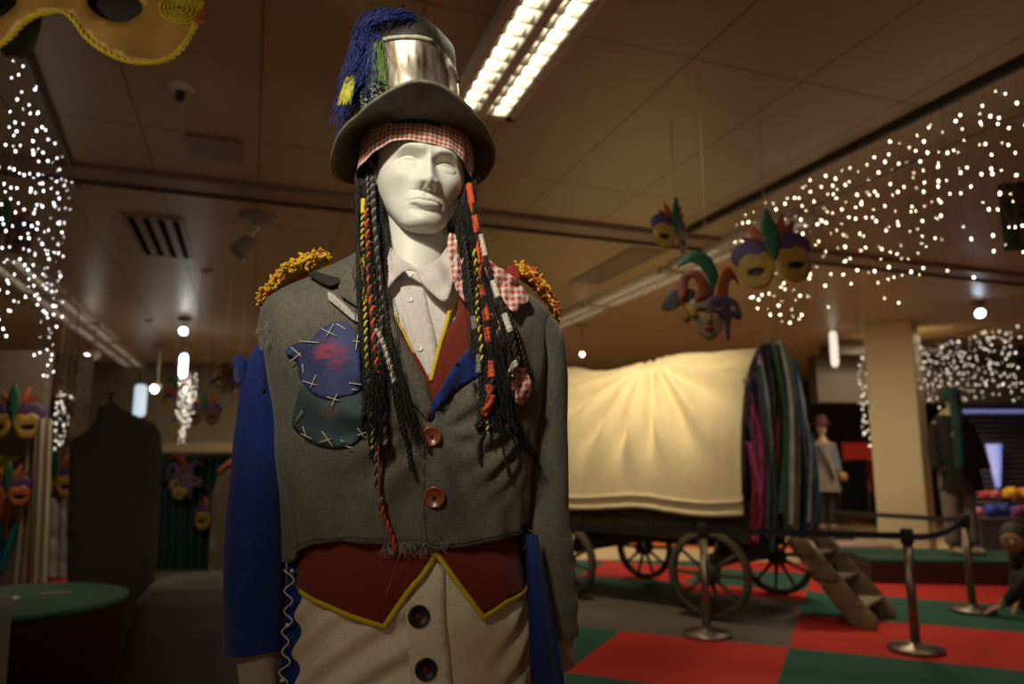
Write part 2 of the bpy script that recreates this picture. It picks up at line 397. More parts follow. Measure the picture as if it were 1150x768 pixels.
# ceiling fixtures -----------------------------------------------------------
m_white = M('white_enamel', (.62, .60, .54), .4, var=.04); m_whited = M('grey_plastic', (.34, .31, .27), .5, var=.06)
m_tube = emis('fluorescent_tube', (1, .92, .70), 10); m_louv = M('louvre_aluminium', (.75, .73, .66), .22, metal=.75, var=.05)
def louvre_light(c, length, width, lit, label, group=None, cells=12, tubes=True, name='ceiling_light'):
    """surface-mounted fitting along U: frame, tubes, louvre blades"""
    t = thing(name, (c.x, c.y, CZ-.055), label, 'light', group)
    def loc(w_, u_, z_): return Vector((c.x, c.y, 0))+W*w_+U*u_+Vector((0, 0, z_))
    b = MB()
    b.box(loc(0, 0, CZ-.006), (width, length, .012), UR)
    for s_ in (-1, 1):
        b.box(loc(s_*(width/2-.020), 0, CZ-.028), (.040, length, .055), UR); b.box(loc(0, s_*(length/2-.02), CZ-.028), (width, .040, .055), UR)
    b.box(loc(0, 0, CZ-.028), (.045, length, .050), UR)
    b.build('housing', M('fitting_white', (.88, .86, .80), .45, var=.03), t)
    if lit:
        for s_ in (-1, 1):
            b = MB(); b.tube([loc(s_*width*.25, -length/2+.05, CZ-.022), loc(s_*width*.25, length/2-.05, CZ-.022)], .017, 12); b.build('tube', m_tube, t)
    else:
        for s_ in (-1, 1): b = MB(); b.tube([loc(s_*width*.25, -length/2+.05, CZ-.022), loc(s_*width*.25, length/2-.05, CZ-.022)], .017, 8); b.build('tube', emis('unlit_tube_glow', (1, .90, .74), .85), t)  # tubes are off; faint emission added so the rows look pale
    b = MB()
    for s_ in (-1, 1):
        for k in range(cells+1):
            u_ = -length/2+.04+(length-.08)*k/cells; b.box(loc(s_*width*.25, u_, CZ-.033), (width*.44, .008, .045), UR)
        b.box(loc(s_*width*.25-width*.10, 0, CZ-.040), (.003, length-.05, .03), UR); b.box(loc(s_*width*.25+width*.10, 0, CZ-.040), (.003, length-.05, .03), UR)
    b.build('louvre', M('louvre_lit', (.45, .41, .33), .4) if lit else M('louvre_dull', (.62, .58, .50), .5), t)
    return t
fR = PZ(575, 137, CZ-.055); wd_ = abs((fR-PZ(523, 87, CZ-.055)).dot(W))
Lf = 1.55
cc = fR-W*(wd_/2)-U*(Lf/2)
louvre_light(cc, Lf, max(.30, wd_), True, 'lit fluorescent louvre light in the ceiling behind the top hat', cells=15)
l_ = light('fixture_glow', 'AREA', (cc.x, cc.y, CZ-.09), (cc.x, cc.y, 0), 16, (1, .88, .64), .36, size_y=1.4); l_.rotation_euler = (0, 0, A1)
# unlit rows, their tubes given an added glow
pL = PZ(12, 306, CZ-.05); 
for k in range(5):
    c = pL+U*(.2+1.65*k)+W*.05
    louvre_light(Vector((c.x, c.y, 0)), 1.5, .42, False, ['nearest', 'second', 'third', 'fourth', 'farthest'][k]+' dim louvre light in the ceiling row over the left of the hall', 'dim ceiling lights on the left', 14)  # these lights are off; the dim look is the glow added to their tubes
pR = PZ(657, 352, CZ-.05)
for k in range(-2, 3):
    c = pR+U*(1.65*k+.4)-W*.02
    o = louvre_light(Vector((c.x, c.y, 0)), 1.5, .34, False, ['nearest', 'second', 'middle', 'fourth', 'farthest'][k+2]+' dim louvre light in the ceiling row above the covered wagon', 'dim ceiling lights above the wagon', 14)  # these lights are off; the dim look is the glow added to their tubes
# cross beam trim on the ceiling and the hanging rail edges
m_beam = M('beam_metal', (.30, .235, .18), .35, var=.06, scale=2)
pb_ = (PZ(300, 214, CZ)+PZ(730, 262, CZ))/2
def wline(name, c, along, length, wdt, h, mat, ztop=CZ):
    R = Matrix((along, Vector((0, 0, 1)).cross(along), Vector((0, 0, 1)))).transposed(); b = MB(); b.box((c.x, c.y, ztop-h/2), (length, wdt, h), R, bev=.008); return struct(b.build(name, mat))
wline('trim_1', pb_, W, 16, .20, .035, m_beam); wline('trim_2', pb_+U*.16, W, 16, .02, .045, M('beam_joint', (.13, .10, .075), .5))
pr_ = (PZ(1150, 75, CZ-.05)+PZ(820, 240, CZ-.05))/2; ur = (PZ(820, 240, CZ-.05)-PZ(1150, 75, CZ-.05)); ur.z = 0; ulen = ur.length; ur.normalize()
wline('trim_3', pr_-ur*.5, ur, ulen+2.2, .035, .05, M('dark_rail', (.06, .05, .04), .4))
pl0, pl1 = PZ(18, 20, CZ-.02), PZ(82, 192, CZ-.02); ul = pl1-pl0; ul.z = 0; ullen = ul.length; ul.normalize()
wline('trim_4', (pl0+pl1)/2, ul, ullen+.6, .03, .03, MATS['dark_rail'])
# vents, detector, speaker plate
def vent(px, py, w_, l_, n_, label, slats=M('vent_shadow', (.018, .014, .012), .95, spec=.05)):
    c = PZ(px, py, CZ); t = thing('ceiling_vent', (c.x, c.y, CZ-.012), label, 'vent'); b = MB(); b.box((c.x, c.y, CZ-.006), (w_, l_, .012), UR, bev=.003); b.build('frame', m_beam, t)
    for k in range(n_):
        b = MB(); q = c+W*((k-(n_-1)/2)*w_/n_*.95); b.box((q.x, q.y, CZ-.014), (w_/n_*.42, l_*.92, .006), UR); b.build('slot', slats, t)
vent(181, 267, .42, 1.15, 4, 'slotted ceiling vent left of the mannequin'); vent(690, 300, .34, 1.3, 4, 'faint slotted ceiling vent right of the mannequin shoulder', m_beam)
c = PZ(203, 97, CZ); t = thing('smoke_detector', (c.x, c.y, CZ-.06), 'small round smoke detector on the ceiling left of the hat', 'smoke detector')
b = MB(); b.lathe([(.045, -.03), (.062, -.015), (.065, 0)], 24, Matrix.Translation((c.x, c.y, CZ))); b.build('base', m_white, t); b = MB(); b.lathe([(.012, -.075), (.022, -.065), (.02, -.05), (.024, -.03)], 16, Matrix.Translation((c.x, c.y, CZ))); b.build('sensor', m_walld, t)
c = PZ(242, 166, CZ); t = thing('speaker_panel', (c.x, c.y, CZ-.008), 'flat square speaker panel on the ceiling near the smoke detector', 'ceiling speaker'); b = MB(); b.box((c.x, c.y, CZ-.006), (.30, .30, .012), UR, bev=.004); b.build('cover', m_beam, t)
b = MB()
for k in range(7): b.box((c.x, c.y, CZ-.0125)+W*(.036*(k-3)) if False else Vector((c.x, c.y, CZ-.0125))+W*(.036*(k-3)), (.008, .24, .002), UR)
b.build('grille', m_whited, t)
c = PZ(385, 300, CZ)
def dome(px, py, label, r=.05):
    c = PZ(px, py, CZ); t = thing('sprinkler', (c.x, c.y, CZ-.03), label, 'sprinkler'); b = MB(); b.lathe([(r, 0), (r*.96, -.008), (r*.5, -.016), (r*.45, -.03)], 20, Matrix.Translation((c.x, c.y, CZ))); b.build('rose', m_white, t)
dome(232, 304, 'small white ceiling sprinkler right of the slotted vent', .06); dome(170, 360, 'faint round ceiling disc left of the glowing lamp', .09)
dome(697, 336, 'small ceiling sprinkler beside the right-hand unlit lights', .04)
# track spotlights
def track_spot(px, py, Y, rad, glow, label, aim=(0, -1, -.35), lenscol=None, drop=True, name='spotlight', zz=None):
    p = P(px, py, Y); t = thing(name, (p.x, p.y, min(p.z, CZ-.02)), label, 'spotlight'); a = Vector(aim).normalized()
    q = a.to_track_quat('Z', 'Y').to_matrix().to_4x4(); q.translation = p
    b = MB(); b.lathe([(rad*.55, -rad*3.0), (rad*.8, -rad*2.6), (rad, -rad*.6), (rad*1.12, 0), (rad*1.02, 0), (rad*.96, -.01)], 20, q); b.build('housing', m_white if not glow else m_whited, t)
    b = MB(); b.lathe([(rad*.95, -.008), (rad*.5, .004), (.001, .008)], 20, q); b.build('lens', glow or M('dull_lens', (.5, .48, .42), .3), t)
    b = MB(); top = Vector((p.x, p.y, CZ)); b.tube([p-a*rad*1.6, Vector((p.x-a.x*rad*1.6, p.y-a.y*rad*1.6, CZ))], .012, 8); b.box((top.x-a.x*rad*1.6, top.y-a.y*rad*1.6, CZ-.02), (.16, .07, .04), UR, bev=.006); b.build('stem', m_whited, t)
    return t
g_warm = emis('lamp_warm', (1, .93, .78), 14); g_cool = emis('lamp_cool', (.66, .82, 1), 16); g_or = emis('lamp_orange', (1, .50, .18), 3.0)
track_spot(942, 425, 11.5, .085, g_warm, 'round warm spotlight glowing right of the rag curtain')
track_spot(1101, 352, 8.0, .05, g_cool, 'blue-white spotlight above the far right light curtain', (-.4, -1, -.5))
track_spot(173, 437, 11, .060, g_warm, 'left of the two round lamps glowing in the far hall')
track_spot(203, 436, 11, .075, g_warm, 'right of the two round lamps glowing in the far hall')
track_spot(206, 372, 9, .05, g_warm, 'small bright lamp above the tall white glowing lamp', (.3, -1, -.6))
track_spot(654, 398, 9.4, .026, g_warm, 'tiny lamp glinting above the wagon canvas')
track_spot(98, 403, 9.5, .07, g_warm, 'small lamp beside the orange column lamp', (-.2, -1, -.6))
for k in range(4): track_spot(962+k*8, 390-k*.4, 12, .045, g_cool, ['leftmost', 'second', 'third', 'rightmost'][k]+' small blue-white lamp in the row on the far beam')['group'] = 'row of small lamps on the far beam'
# bigger dull spot head near the ceiling
p = PZ(290, 243, CZ); t = thing('spotlight', (p.x, p.y, CZ-.02), 'dull unlit twin spotlight head on the ceiling above the left epaulette', 'spotlight')
b = MB(); b.lathe([(.13, 0), (.13, -.02), (.11, -.035), (.02, -.04)], 24, Matrix.Translation((p.x, p.y, CZ))); b.build('rose', m_whited, t)
b = MB(); b.tube(catmull([(p.x, p.y, CZ-.03), (p.x-.01, p.y-.02, CZ-.10), (p.x-.03, p.y-.03, CZ-.15)], 4), .014, 8); b.ellipsoid((p.x-.01, p.y-.02, CZ-.09), (.032, .032, .032)); b.build('bracket', m_louv, t)
q = Vector((-.6, -.4, -.8)).to_track_quat('Z', 'Y').to_matrix().to_4x4(); q.translation = Vector((p.x-.10, p.y-.04, CZ-.27)); b = MB(); b.lathe([(.045, -.12), (.06, -.10), (.075, 0), (.082, .03), (.07, .03), (.06, .0), (.01, -.005)], 24, q); b.build('lamp_head', m_whited, t)
# tall glowing lamps hung among the shops
def tube_lamp(px, y0, y1, Y, r, mat, label):
    a, c = P(px, y0, Y), P(px, y1, Y); t = thing('column_lamp', (c.x, c.y, c.z), label, 'lamp'); b = MB(); b.lathe([(r*.5, 0), (r, .04), (r, (a-c).length-.04), (r*.6, (a-c).length)], 18, Matrix.Translation(c)); b.build('lamp_shade', mat, t)
    b = MB(); b.tube([a, Vector((a.x, a.y, CZ))], .006, 6); b.build('cord', m_walld, t)
tube_lamp(205, 398, 424, 9.6, .045, emis('lamp_white', (.92, .96, 1), 10), 'tall white glowing lamp hanging over the far left hall')
tube_lamp(84, 398, 446, 8.2, .07, emis('lamp_amber', (1, .50, .16), 2.0), 'tall amber glowing column lamp at the far left')
tube_lamp(156, 432, 468, 12.5, .10, emis('lamp_blue', (.55, .75, .9), .8), 'pale blue glowing column behind the grey panel')
tube_lamp(938, 372, 412, 9.8, .05, emis('lamp_pale', (.95, .88, .72), .9), 'pale glowing hanging lamp left of the far beam')

# fairy-light curtains -------------------------------------------------------
m_wire = M('clear_wire', (.16, .14, .11), .5); m_led = emis('fairy_bulb_warm', (1, .88, .60), 12); m_ledc = emis('fairy_bulb_white', (.95, .94, .96), 10); m_led2 = emis('fairy_bulb_far', (1, .90, .72), 2.2)
def light_curtain(p0, p1, n, lens, label, rad, mat, per_m, group=None, seed=1, ztop=CZ-.04, parts=100, spread=.02, name='light_curtain', sag=None):
    rnd = random.Random(seed); t = thing(name, ((p0.x+p1.x)/2, (p0.y+p1.y)/2, ztop-.02), label, 'string lights', group); rest = MB(); cnt = 0; wires = []
    order = []
    if ztop < CZ-.06:
        for q_ in (p0, p1): hg = MB(); hg.tube([Vector((q_.x, q_.y, ztop)), Vector((q_.x, q_.y, CZ))], .003, 4); hg.build('hanger_wire', m_wire, t)
    rail = MB(); rail.tube([Vector((p0.x, p0.y, ztop)), Vector((p1.x, p1.y, ztop))], .006, 6); rail.build('top_wire', m_wire, t)
    for i in range(n):
        f = (i+.5)/n; x = p0.lerp(p1, f); L_ = lens(f, rnd); pts = [Vector((x.x, x.y, ztop))]
        m_ = max(2, int(L_/.08)); perp = Vector((rnd.uniform(-1, 1), rnd.uniform(-1, 1), 0))
        for k in range(1, m_+1): pts.append(Vector((x.x+rnd.uniform(-spread, spread), x.y+rnd.uniform(-spread, spread), ztop-L_*k/m_)))
        b = MB(); b.tube(pts, .0011, 4, cap=False); b.build('light_string', m_wire, t) if i < 99 else rest.tube(pts, .0011, 4, cap=False)
        z = .05+rnd.uniform(0, .1)
        while z < L_:
            k = z/L_*m_; a = int(k); q = pts[a].lerp(pts[min(a+1, m_)], k-a)+Vector((rnd.uniform(-.012, .012), rnd.uniform(-.012, .012), 0)); order.append(q); z += rnd.uniform(.5, 1.5)/per_m
    order.sort(key=lambda q: (q-ORG).length)
    proto = None
    for q in order[:parts]:
        if proto is None:
            b = MB(); b.ellipsoid((0, 0, 0), (rad, rad, rad*1.5), 8, 6); proto = b.build('bulb', mat); o = proto
        else:
            o = proto.copy(); C.objects.link(o)
        o.parent = t; o.location = q-Vector(t.location); o.scale = (rnd.choice((.45, .7, .9, 1.1)),)*3
    far_ = MB()
    for q in order[parts:]: s_ = rnd.choice((.4, .6, .85, 1.1)); far_.ellipsoid(q, (rad*s_, rad*s_, rad*1.4*s_), 8, 6)
    if far_.v: far_.build('bulbs', mat, t)['kind'] = 'stuff'
    if rest.v: rest.build('light_strings', m_wire, t)['kind'] = 'stuff'
    return t
q0 = pr_-ur*(ulen/2+.35); q1 = pr_+ur*(ulen/2-.03)
light_curtain(q0, q1, 46, lambda f, r: .48+.42*abs(sin(f*9.0+.5))+r.uniform(-.08, .08), 'curtain of warm fairy lights hanging across the upper right', .0038, m_led, 10, seed=4)
light_curtain(q0+W*.45+U*.1, q1+W*.45+U*.3, 18, lambda f, r: .35+.4*abs(sin(f*7.0+2))+r.uniform(-.1, .1), 'sparser fairy light curtain behind the warm one at upper right', .0040, m_led, 7, seed=9)
light_curtain(Vector((pl0.x, pl0.y, 0)), Vector((pl1.x, pl1.y, 0)), 17, lambda f, r: 1.12+.16*sin(f*9)+r.uniform(-.10, .06), 'curtain of white fairy lights hanging at the upper left', .0031, m_ledc, 11, seed=3)
a = PZ(1150, 372, CZ-.25); a0, a1 = P(1142, 372, 7.6), P(985, 398, 10.2)
light_curtain(Vector((a0.x, a0.y, 0)), Vector((a1.x, a1.y, 0)), 60, lambda f, r: (.78 if f < .55 else .52+.3*abs(sin(f*14)))+r.uniform(-.15, .1), 'dense dim fairy light curtain before the cream pillar', .0068, m_led2, 9, seed=5, ztop=a1.z, spread=.04)
a0, a1 = P(968, 400, 8.2), P(964, 400, 8.6)
light_curtain(Vector((a0.x, a0.y, 0)), Vector((a1.x, a1.y, 0)), 5, lambda f, r: 1.05+r.uniform(-.2, .1), 'narrow strand of fairy lights left of the cream pillar', .007, m_led2, 8, seed=6, ztop=a1.z, spread=.05)
a0, a1 = P(203, 420, 7.4), P(220, 415, 7.6)
light_curtain(Vector((a0.x, a0.y, 0)), Vector((a1.x, a1.y, 0)), 14, lambda f, r: .75-.55*abs(f-.4)+r.uniform(-.1, .1), 'narrow cluster of fairy lights hanging left of the blue sleeve', .0062, m_led2, 22, seed=8, ztop=a1.z, spread=.03)
a0, a1 = P(62, 470, 6.6), P(78, 440, 7.2)
light_curtain(Vector((a0.x, a0.y, 0)), Vector((a1.x, a1.y, 0)), 8, lambda f, r: .5+r.uniform(-.1, .1), 'small cluster of fairy lights left of the grey panel', .006, m_led2, 12, seed=11, ztop=a1.z, spread=.05)

# covered wagon --------------------------------------------------------------
WL = Vector((-.76, .65, 0)).normalized(); WW = Vector((.65, .76, 0)).normalized()
O_ = Vector((1.86, 5.90, 0))      # near rear corner on the floor
def wg(l, w_, z): return O_+WL*l+WW*w_+Vector((0, 0, z))
WR = Matrix((WL, WW, Vector((0, 0, 1)))).transposed()
wag = thing('covered_wagon', tuple(wg(1.3, .55, 0)), 'old covered wagon with a cream canvas top and wooden spoked wheels', 'wagon')
m_wd = M('weathered_wood', (.085, .060, .032), .8, var=.45, scale=6, aniso=(1, 1, 8), bump=.3, bscale=60); m_wdl = M('pale_wood', (.22, .17, .10), .75, var=.25, scale=8, bump=.2, bscale=60)
m_iron = M('wheel_wood', (.060, .050, .028), .7, var=.3, scale=20)
m_canvas = M_weave('canvas', (.66, .56, .38), (.76, .66, .46), 160, fine=.2)
b = MB(); LEN = 2.75; WID = 1.22
b.box(wg(LEN/2, WID/2, .62), (LEN, WID, .06), WR)
for w_ in (0, WID):
    for k in range(3): b.box(wg(LEN/2, w_, .69+k*.105), (LEN, .028, .098), WR, bev=.006)
for l in (.02, LEN-.02):
    for k in range(3): b.box(wg(l, WID/2, .69+k*.105), (.028, WID, .098), WR, bev=.006)
b.build('wagon_bed', m_wd, wag)
b = MB(); b.box(wg(LEN/2, WID/2-.25, .55), (LEN-.1, .08, .09), WR); b.box(wg(LEN/2, WID/2+.25, .55), (LEN-.1, .08, .09), WR)
for l in (.30, 1.72): b.box(wg(l, WID/2, .44), (.10, WID+.0, .10), WR); b.box(wg(l, WID/2, .52), (.09, WID*.8, .08), WR)
b.build('undercarriage', m_iron, wag)
for k in range(8): b = MB(); b.box(wg(.12+k*.37, -.018, .73), (.05, .03, .24), WR, bev=.005); b.build('stake', m_iron, wag)
def arch(w_, l=1.0):
    """canvas cross-section 0..1"""
    a = pi*(w_); x = WID/2-(WID/2+.13)*cos(a)*(1-.06*sin(a)); z = .83+(1.38)*(max(0, sin(a)))**.72
    return x, z
hoops = [.02, .98, 2.08, 2.70]
PN = Vector((.98, .30))
def canv(u, v, off=0):
    l = -.02+u*2.74; x, z = arch(v)
    sag = 0
    for a, c_ in zip(hoops, hoops[1:]):
        if a <= l <= c_: sag = sin(pi*(l-a)/(c_-a))
    s_ = v*2.5
    k = sst(.02, .12, v)*sst(.98, .88, v)*(.15+.85*sst(.50, .34, v))
    d = -.035*sag*sin(pi*v)**.5*k
    # folds fanning out from the pinch at the middle hoop
    dl, ds = l-.98, s_-.92; r = sqrt(dl*dl+ds*ds)+.02; an = atan2(ds, dl if abs(dl) > 1e-6 else 1e-6)
    d += .060*sin(an*15)*sst(.08, .30, r)*sst(1.35, .6, r)*k*(1 if ds < .25 else .45)
    d += .022*sin(an*29+1)*sst(.1, .35, r)*sst(1.2, .4, r)*k
    d += .010*noise.noise(Vector((l*3, s_*3, 2)))+.006*noise.noise(Vector((l*11, s_*6, 8)))
    if .98 < l < 2.08: d -= .085*sag*sst(.25, .5, v)
    zz = z-.020*sin(l*5)*sst(.1, 0, v)+.02*sag*0
    cx_, cz_ = WID/2, 1.3; n_ = Vector((x-cx_, zz-cz_)); n_.normalize(); x += n_.x*(d+off); zz += n_.y*(d+off)
    return wg(l, x, zz)
b = MB(); b.grid(lambda u, v: canv(u, v), 220, 160, uvf=lambda u, v: (u*2.7, v*2.5)); b.grid(lambda u, v: canv(1-u, v, -.012), 160, 100, uvf=lambda u, v: (u*2.7, v*2.5))
cv = b.build('canvas_cover', m_canvas, wag); cv['label'] = 'cream canvas cover stretched over hoops'
b = MB(); b.tube([canv(i/80, .0)+Vector((0, 0, 0)) for i in range(81)], .022, 8); b.tube([canv(i/80, .004)-WW*.012+Vector((0, 0, .03)) for i in range(81)], .016, 8); b.build('canvas_hem', m_canvas, cv)
for l in hoops:
    b = MB(); b.tube([wg(l, *[(WID/2+(q[0]-WID/2)*.86, .83+(q[1]-.83)*.93) for q in [arch(i/40)]][0]) for i in range(41)], .016, 8); b.build('hoop', m_wd, wag)
def wheel(l, w_, r, side):
    c = wg(l, w_, r); t_ = MB(); R = WR
    q = Matrix((WL, Vector((0, 0, 1)), WW)).transposed().to_4x4(); q.translation = c
    rim = [(r-.050, -.028), (r, -.03), (r, .03), (r-.050, .028), (r-.050, -.028)]
    t_.lathe(rim, 56, q, cap=False)
    o = t_.build('wheel', m_iron, wag); o['label'] = 'wooden spoked wagon wheel'
    h = MB(); h.lathe([(.03, -.12), (.055, -.11), (.062, -.07), (.085, -.03), (.085, .03), (.06, .07), (.055, .10), (.001, .10)], 24, q); h.build('hub', m_iron, o)
    for k in range(10):
        a = 2*pi*k/10+.2*side; s_ = MB(); d = Vector((cos(a), sin(a), 0)); s_.tube([q @ (d*.07), q @ (d*r*.5), q @ (d*(r-.045))], [.020, .016, .014], 8); s_.build('spoke', m_iron, o)
for (px, py, wo) in ((0, 0, 0),): pass
wheel(.30, -.10, .345, 0); wheel(1.72, -.10, .325, 1); wheel(.30, WID+.10, .345, 2); wheel(1.72, WID+.10, .325, 3)
# rag strips hanging over the rear opening
ragc = [('rag_pink', (.55, .08, .27)), ('rag_purple', (.13, .05, .14)), ('rag_mauve', (.42, .20, .38)), ('rag_green', (.06, .17, .10)), ('rag_olive', (.20, .17, .10)), ('rag_grey', (.16, .17, .18)), ('rag_pale', (.52, .60, .64)), ('rag_blue', (.04, .14, .32)), ('rag_red', (.22, .02, .04)), ('rag_black', (.03, .025, .03)), ('rag_teal', (.06, .14, .16)), ('rag_cream', (.36, .33, .26))]
rm = [M(n_, c_, .9, var=.3, scale=12) for n_, c_ in ragc]
rag = thing('rag_curtain', tuple(wg(-.08, WID/2, .62)), 'curtain of coloured rag strips hanging over the open rear of the wagon', 'rag curtain')
rnd = random.Random(12)
pick = [8, 0, 9, 1, 0, 8, 9, 2, 1, 10, 6, 2, 0, 9, 3, 10, 3, 3, 0, 6, 4, 11, 4, 5, 6, 7, 9, 5, 6, 7, 5, 10, 9, 1, 5, 7, 6, 9]
for k in range(38):
    f = (k+.5)/38; v = .04+.92*f*1.0; x, z = arch(v); x = WID/2+(x-WID/2)*1.0; top = z+.06; bot = .52+rnd.uniform(0, .30); wd2 = rnd.uniform(.045, .085)
    if 12 < k < 30 and k % 3 == 0: bot = rnd.uniform(1.0, 1.5)
    lay = rnd.uniform(.03, .10); x1 = x+(rnd.uniform(-.05, .05)); ph = rnd.uniform(0, 6)
    def rp(u, v_, x=x, x1=x1, top=top, bot=bot, wd2=wd2, lay=lay, ph=ph):
        zz = top+(bot-top)*v_; xx = x+(x1-x)*v_+(u-.5)*wd2*(.7+.5*sin(v_*3+ph)**2)
        return wg(-lay-.05*sin(v_*pi)*1.0-.018*sin(u*pi*2+v_*5+ph), xx+.01*sin(v_*7+ph), zz)
    b = MB(); b.grid(rp, 6, 26, uvf=lambda u, v: (u, v)); b.grid(lambda u, v_: rp(1-u, v_)+WL*.006, 6, 26); b.build('rag_strip', rm[pick[k]], rag)
b = MB(); b.tube([wg(-.04, *[(q[0], q[1]+.03) for q in [arch(.01+.98*i/40)]][0]) for i in range(41)], .028, 8); b.build('header_roll', rm[9], rag)
# steps
st = thing('wooden_steps', tuple(PZ(900, 650, 0)), 'wooden steps with three treads leading up to the wagon', 'steps')
s0 = PZ(983, 708, 0); s1 = PZ(1006, 693, 0)      # near / far foot
sw = (s1-s0); sw.z = 0; wid = .52; sw = WW.copy(); back = WL.copy(); SR = Matrix((back, Vector((0, 0, 1)).cross(back), Vector((0, 0, 1)))).transposed(); sw = Vector((0, 0, 1)).cross(back)*-1
if sw.y < 0: sw = -sw
H_ = .58; D_ = .58
for s_ in (0, wid):
    b = MB(); b.sheet([(0, 0), (.16, 0), (D_+.02, H_-.02), (D_+.02, H_+.04), (D_-.12, H_+.04), (-.02, .07)], lambda u, v, off, s_=s_: s0+back*u+sw*(s_+off)+Vector((0, 0, v)), .05, .035); b.build('stringer', m_wdl, st)
for k in range(3):
    b = MB(); b.box(s0+back*(.16+k*.17)+sw*(wid/2)+Vector((0, 0, .15+k*.17)), (.20, wid, .028), SR, bev=.005); b.build('tread', m_wd if k else m_wdl, st)

# queue posts ---------------------------------------------------------------
m_chrome = M('brushed_steel', (.28, .24, .20), .32, metal=.9, var=.06); m_belt = M('black_belt', (.012, .012, .014), .7)
def post(px, py, label, h=.785):
    f = PZ(px, py, 0); t = thing('queue_post', (f.x, f.y, 0), label, 'barrier post', 'queue barrier posts'); T_ = Matrix.Translation((f.x, f.y, 0))
    b = MB(); b.lathe([(.165, 0), (.172, .006), (.172, .022), (.165, .030), (.05, .042), (.034, .06), (.001, .06)], 40, T_); b.build('base', m_chrome, t)
    b = MB(); b.lathe([(.030, .04), (.030, h-.09)], 24, T_); b.build('pole', m_chrome, t); b = MB(); b.lathe([(.038, h-.10), (.040, h-.095), (.040, h-.01), (.034, h), (.001, h)], 24, T_); b.build('head', m_belt, t)
    return Vector((f.x, f.y, h-.05))
q1_ = post(794, 714, 'steel queue post standing before the near wagon wheel'); q2_ = post(1029, 731, 'steel queue post nearest the bottom right beside the wooden steps'); q3_ = post(1093, 687, 'steel queue post touched by the crouching person')
def belt(name, a, c, mat, label, sag=.02):
    b = MB(); n_ = 24; d = (c-a); 
    def f(u, v): p = a.lerp(c, u); p.z += -sag*4*u*(1-u)+(.5-v)*.045; return p
    b.grid(f, n_, 4); b.grid(lambda u, v: f(1-u, v)+Vector((0, .003, 0)), n_, 4)
    return tag(b.build(name, mat), label, 'barrier belt')
e = Vector((-1.2, 6.1, q1_.z)); belt('barrier_belt', e, q1_, m_belt, 'black barrier belt running left from the post before the wagon', .01); belt('barrier_belt', q1_, q2_, m_belt, 'black barrier belt across the wooden steps between two posts', .0)
belt('barrier_belt', q2_, q3_, M('blue_belt', (.03, .035, .10), .7), 'blue sagging barrier belt between the two right-hand posts', .05); belt('barrier_belt', P(938, 575, 8.6), q3_, m_belt, 'black barrier belt running to the far right post', .0)
# ================================================================== THE COSTUMED MANNEQUIN
YAW = radians(11); AX, AY = -.178, 1.30
ROT = rotz(YAW)
def sup(a, bf, bb, cx, cy, th, n, off):
    s, c = sin(th), cos(th); e = 2/n
    x = (a+off)*math.copysign(abs(s)**e, s); b = (bf if c > 0 else bb)+off
    y = -b*math.copysign(abs(c)**e, c)
    return cx+x, cy+y
#  z, half width, front depth, back depth, cx, cy, exponent
BODY = [(.70,.165,.105,.125,.015,0),(.80,.182,.118,.140,.015,0),(.90,.188,.130,.145,.012,0),(.98,.186,.132,.140,.010,0),(1.06,.176,.124,.118,.005,0),(1.13,.168,.116,.105,0,0),
        (1.20,.176,.116,.105,-.004,0),(1.30,.192,.124,.115,-.006,0),(1.38,.203,.128,.122,-.006,0),(1.45,.205,.118,.118,-.005,0),(1.49,.190,.100,.105,-.004,0),(1.53,.130,.078,.085,0,0),(1.56,.075,.062,.068,0,0),(1.60,.060,.058,.062,0,.004),(1.66,.058,.058,.060,0,.008)]
JACK = [(1.02,.205,.150,.140,.000,0),(1.10,.204,.145,.135,-.003,0),(1.16,.208,.142,.132,-.004,0),(1.22,.216,.145,.134,-.005,0),(1.30,.228,.152,.140,-.007,0),(1.38,.240,.155,.145,-.009,0),(1.45,.252,.145,.142,-.010,0),
        (1.495,.256,.128,.130,-.010,0),(1.520,.250,.114,.118,-.010,0),(1.543,.222,.102,.106,-.008,0),(1.565,.182,.092,.097,-.004,0),(1.585,.144,.083,.090,0,0),(1.605,.108,.076,.085,0,0),(1.63,.082,.070,.078,0,.004),(1.66,.074,.066,.074,0,.008)]
def wr_jacket(th, z):
    """soft folds of the jacket: pull towards the fastened button, hang from the shoulder"""
    x = th*.2
    d = 0
    bx, bz = .02, 1.29
    dx, dz = x-bx, z-bz; r = sqrt(dx*dx+dz*dz)+1e-4; a = atan2(dz, dx)
    d += .0065*sin(a*9+1.3)*exp(-((r-.075)/.05)**2)
    d += .0035*sin(x*95+z*18)*sst(1.24, 1.12, z)
    d += .0050*exp(-((x+.035-.12*(z-1.15))/.010)**2)*sst(1.44, 1.30, z)+.0042*exp(-((x+.062+.05*(z-1.2))/.008)**2)*sst(1.40, 1.25, z)
    d += .0060*sin((x*.8-z)*130)*G(x, .125, .035)*G(z, 1.27, .05)
    d += .0070*noise.noise(Vector((x*9, z*7, 1)))+.0045*noise.noise(Vector((x*24, z*14, 5)))
    return d
def wr_none(th, z): return 0
def wr_trous(th, z):
    x = th*.19
    return .003*noise.noise(Vector((x*11, z*9, 3)))+.006*sst(.08, .20, x)*sin((z*.9-x*.55)*120)*sst(1.08, 1.0, z)+.0015*noise.noise(Vector((x*40, z*30, 3)))
def wr_shirt(th, z):
    x = th*.2
    return .002*sin(z*60+x*80)*G(x, -.03, .05)+.003*noise.noise(Vector((x*16, z*14, 9)))
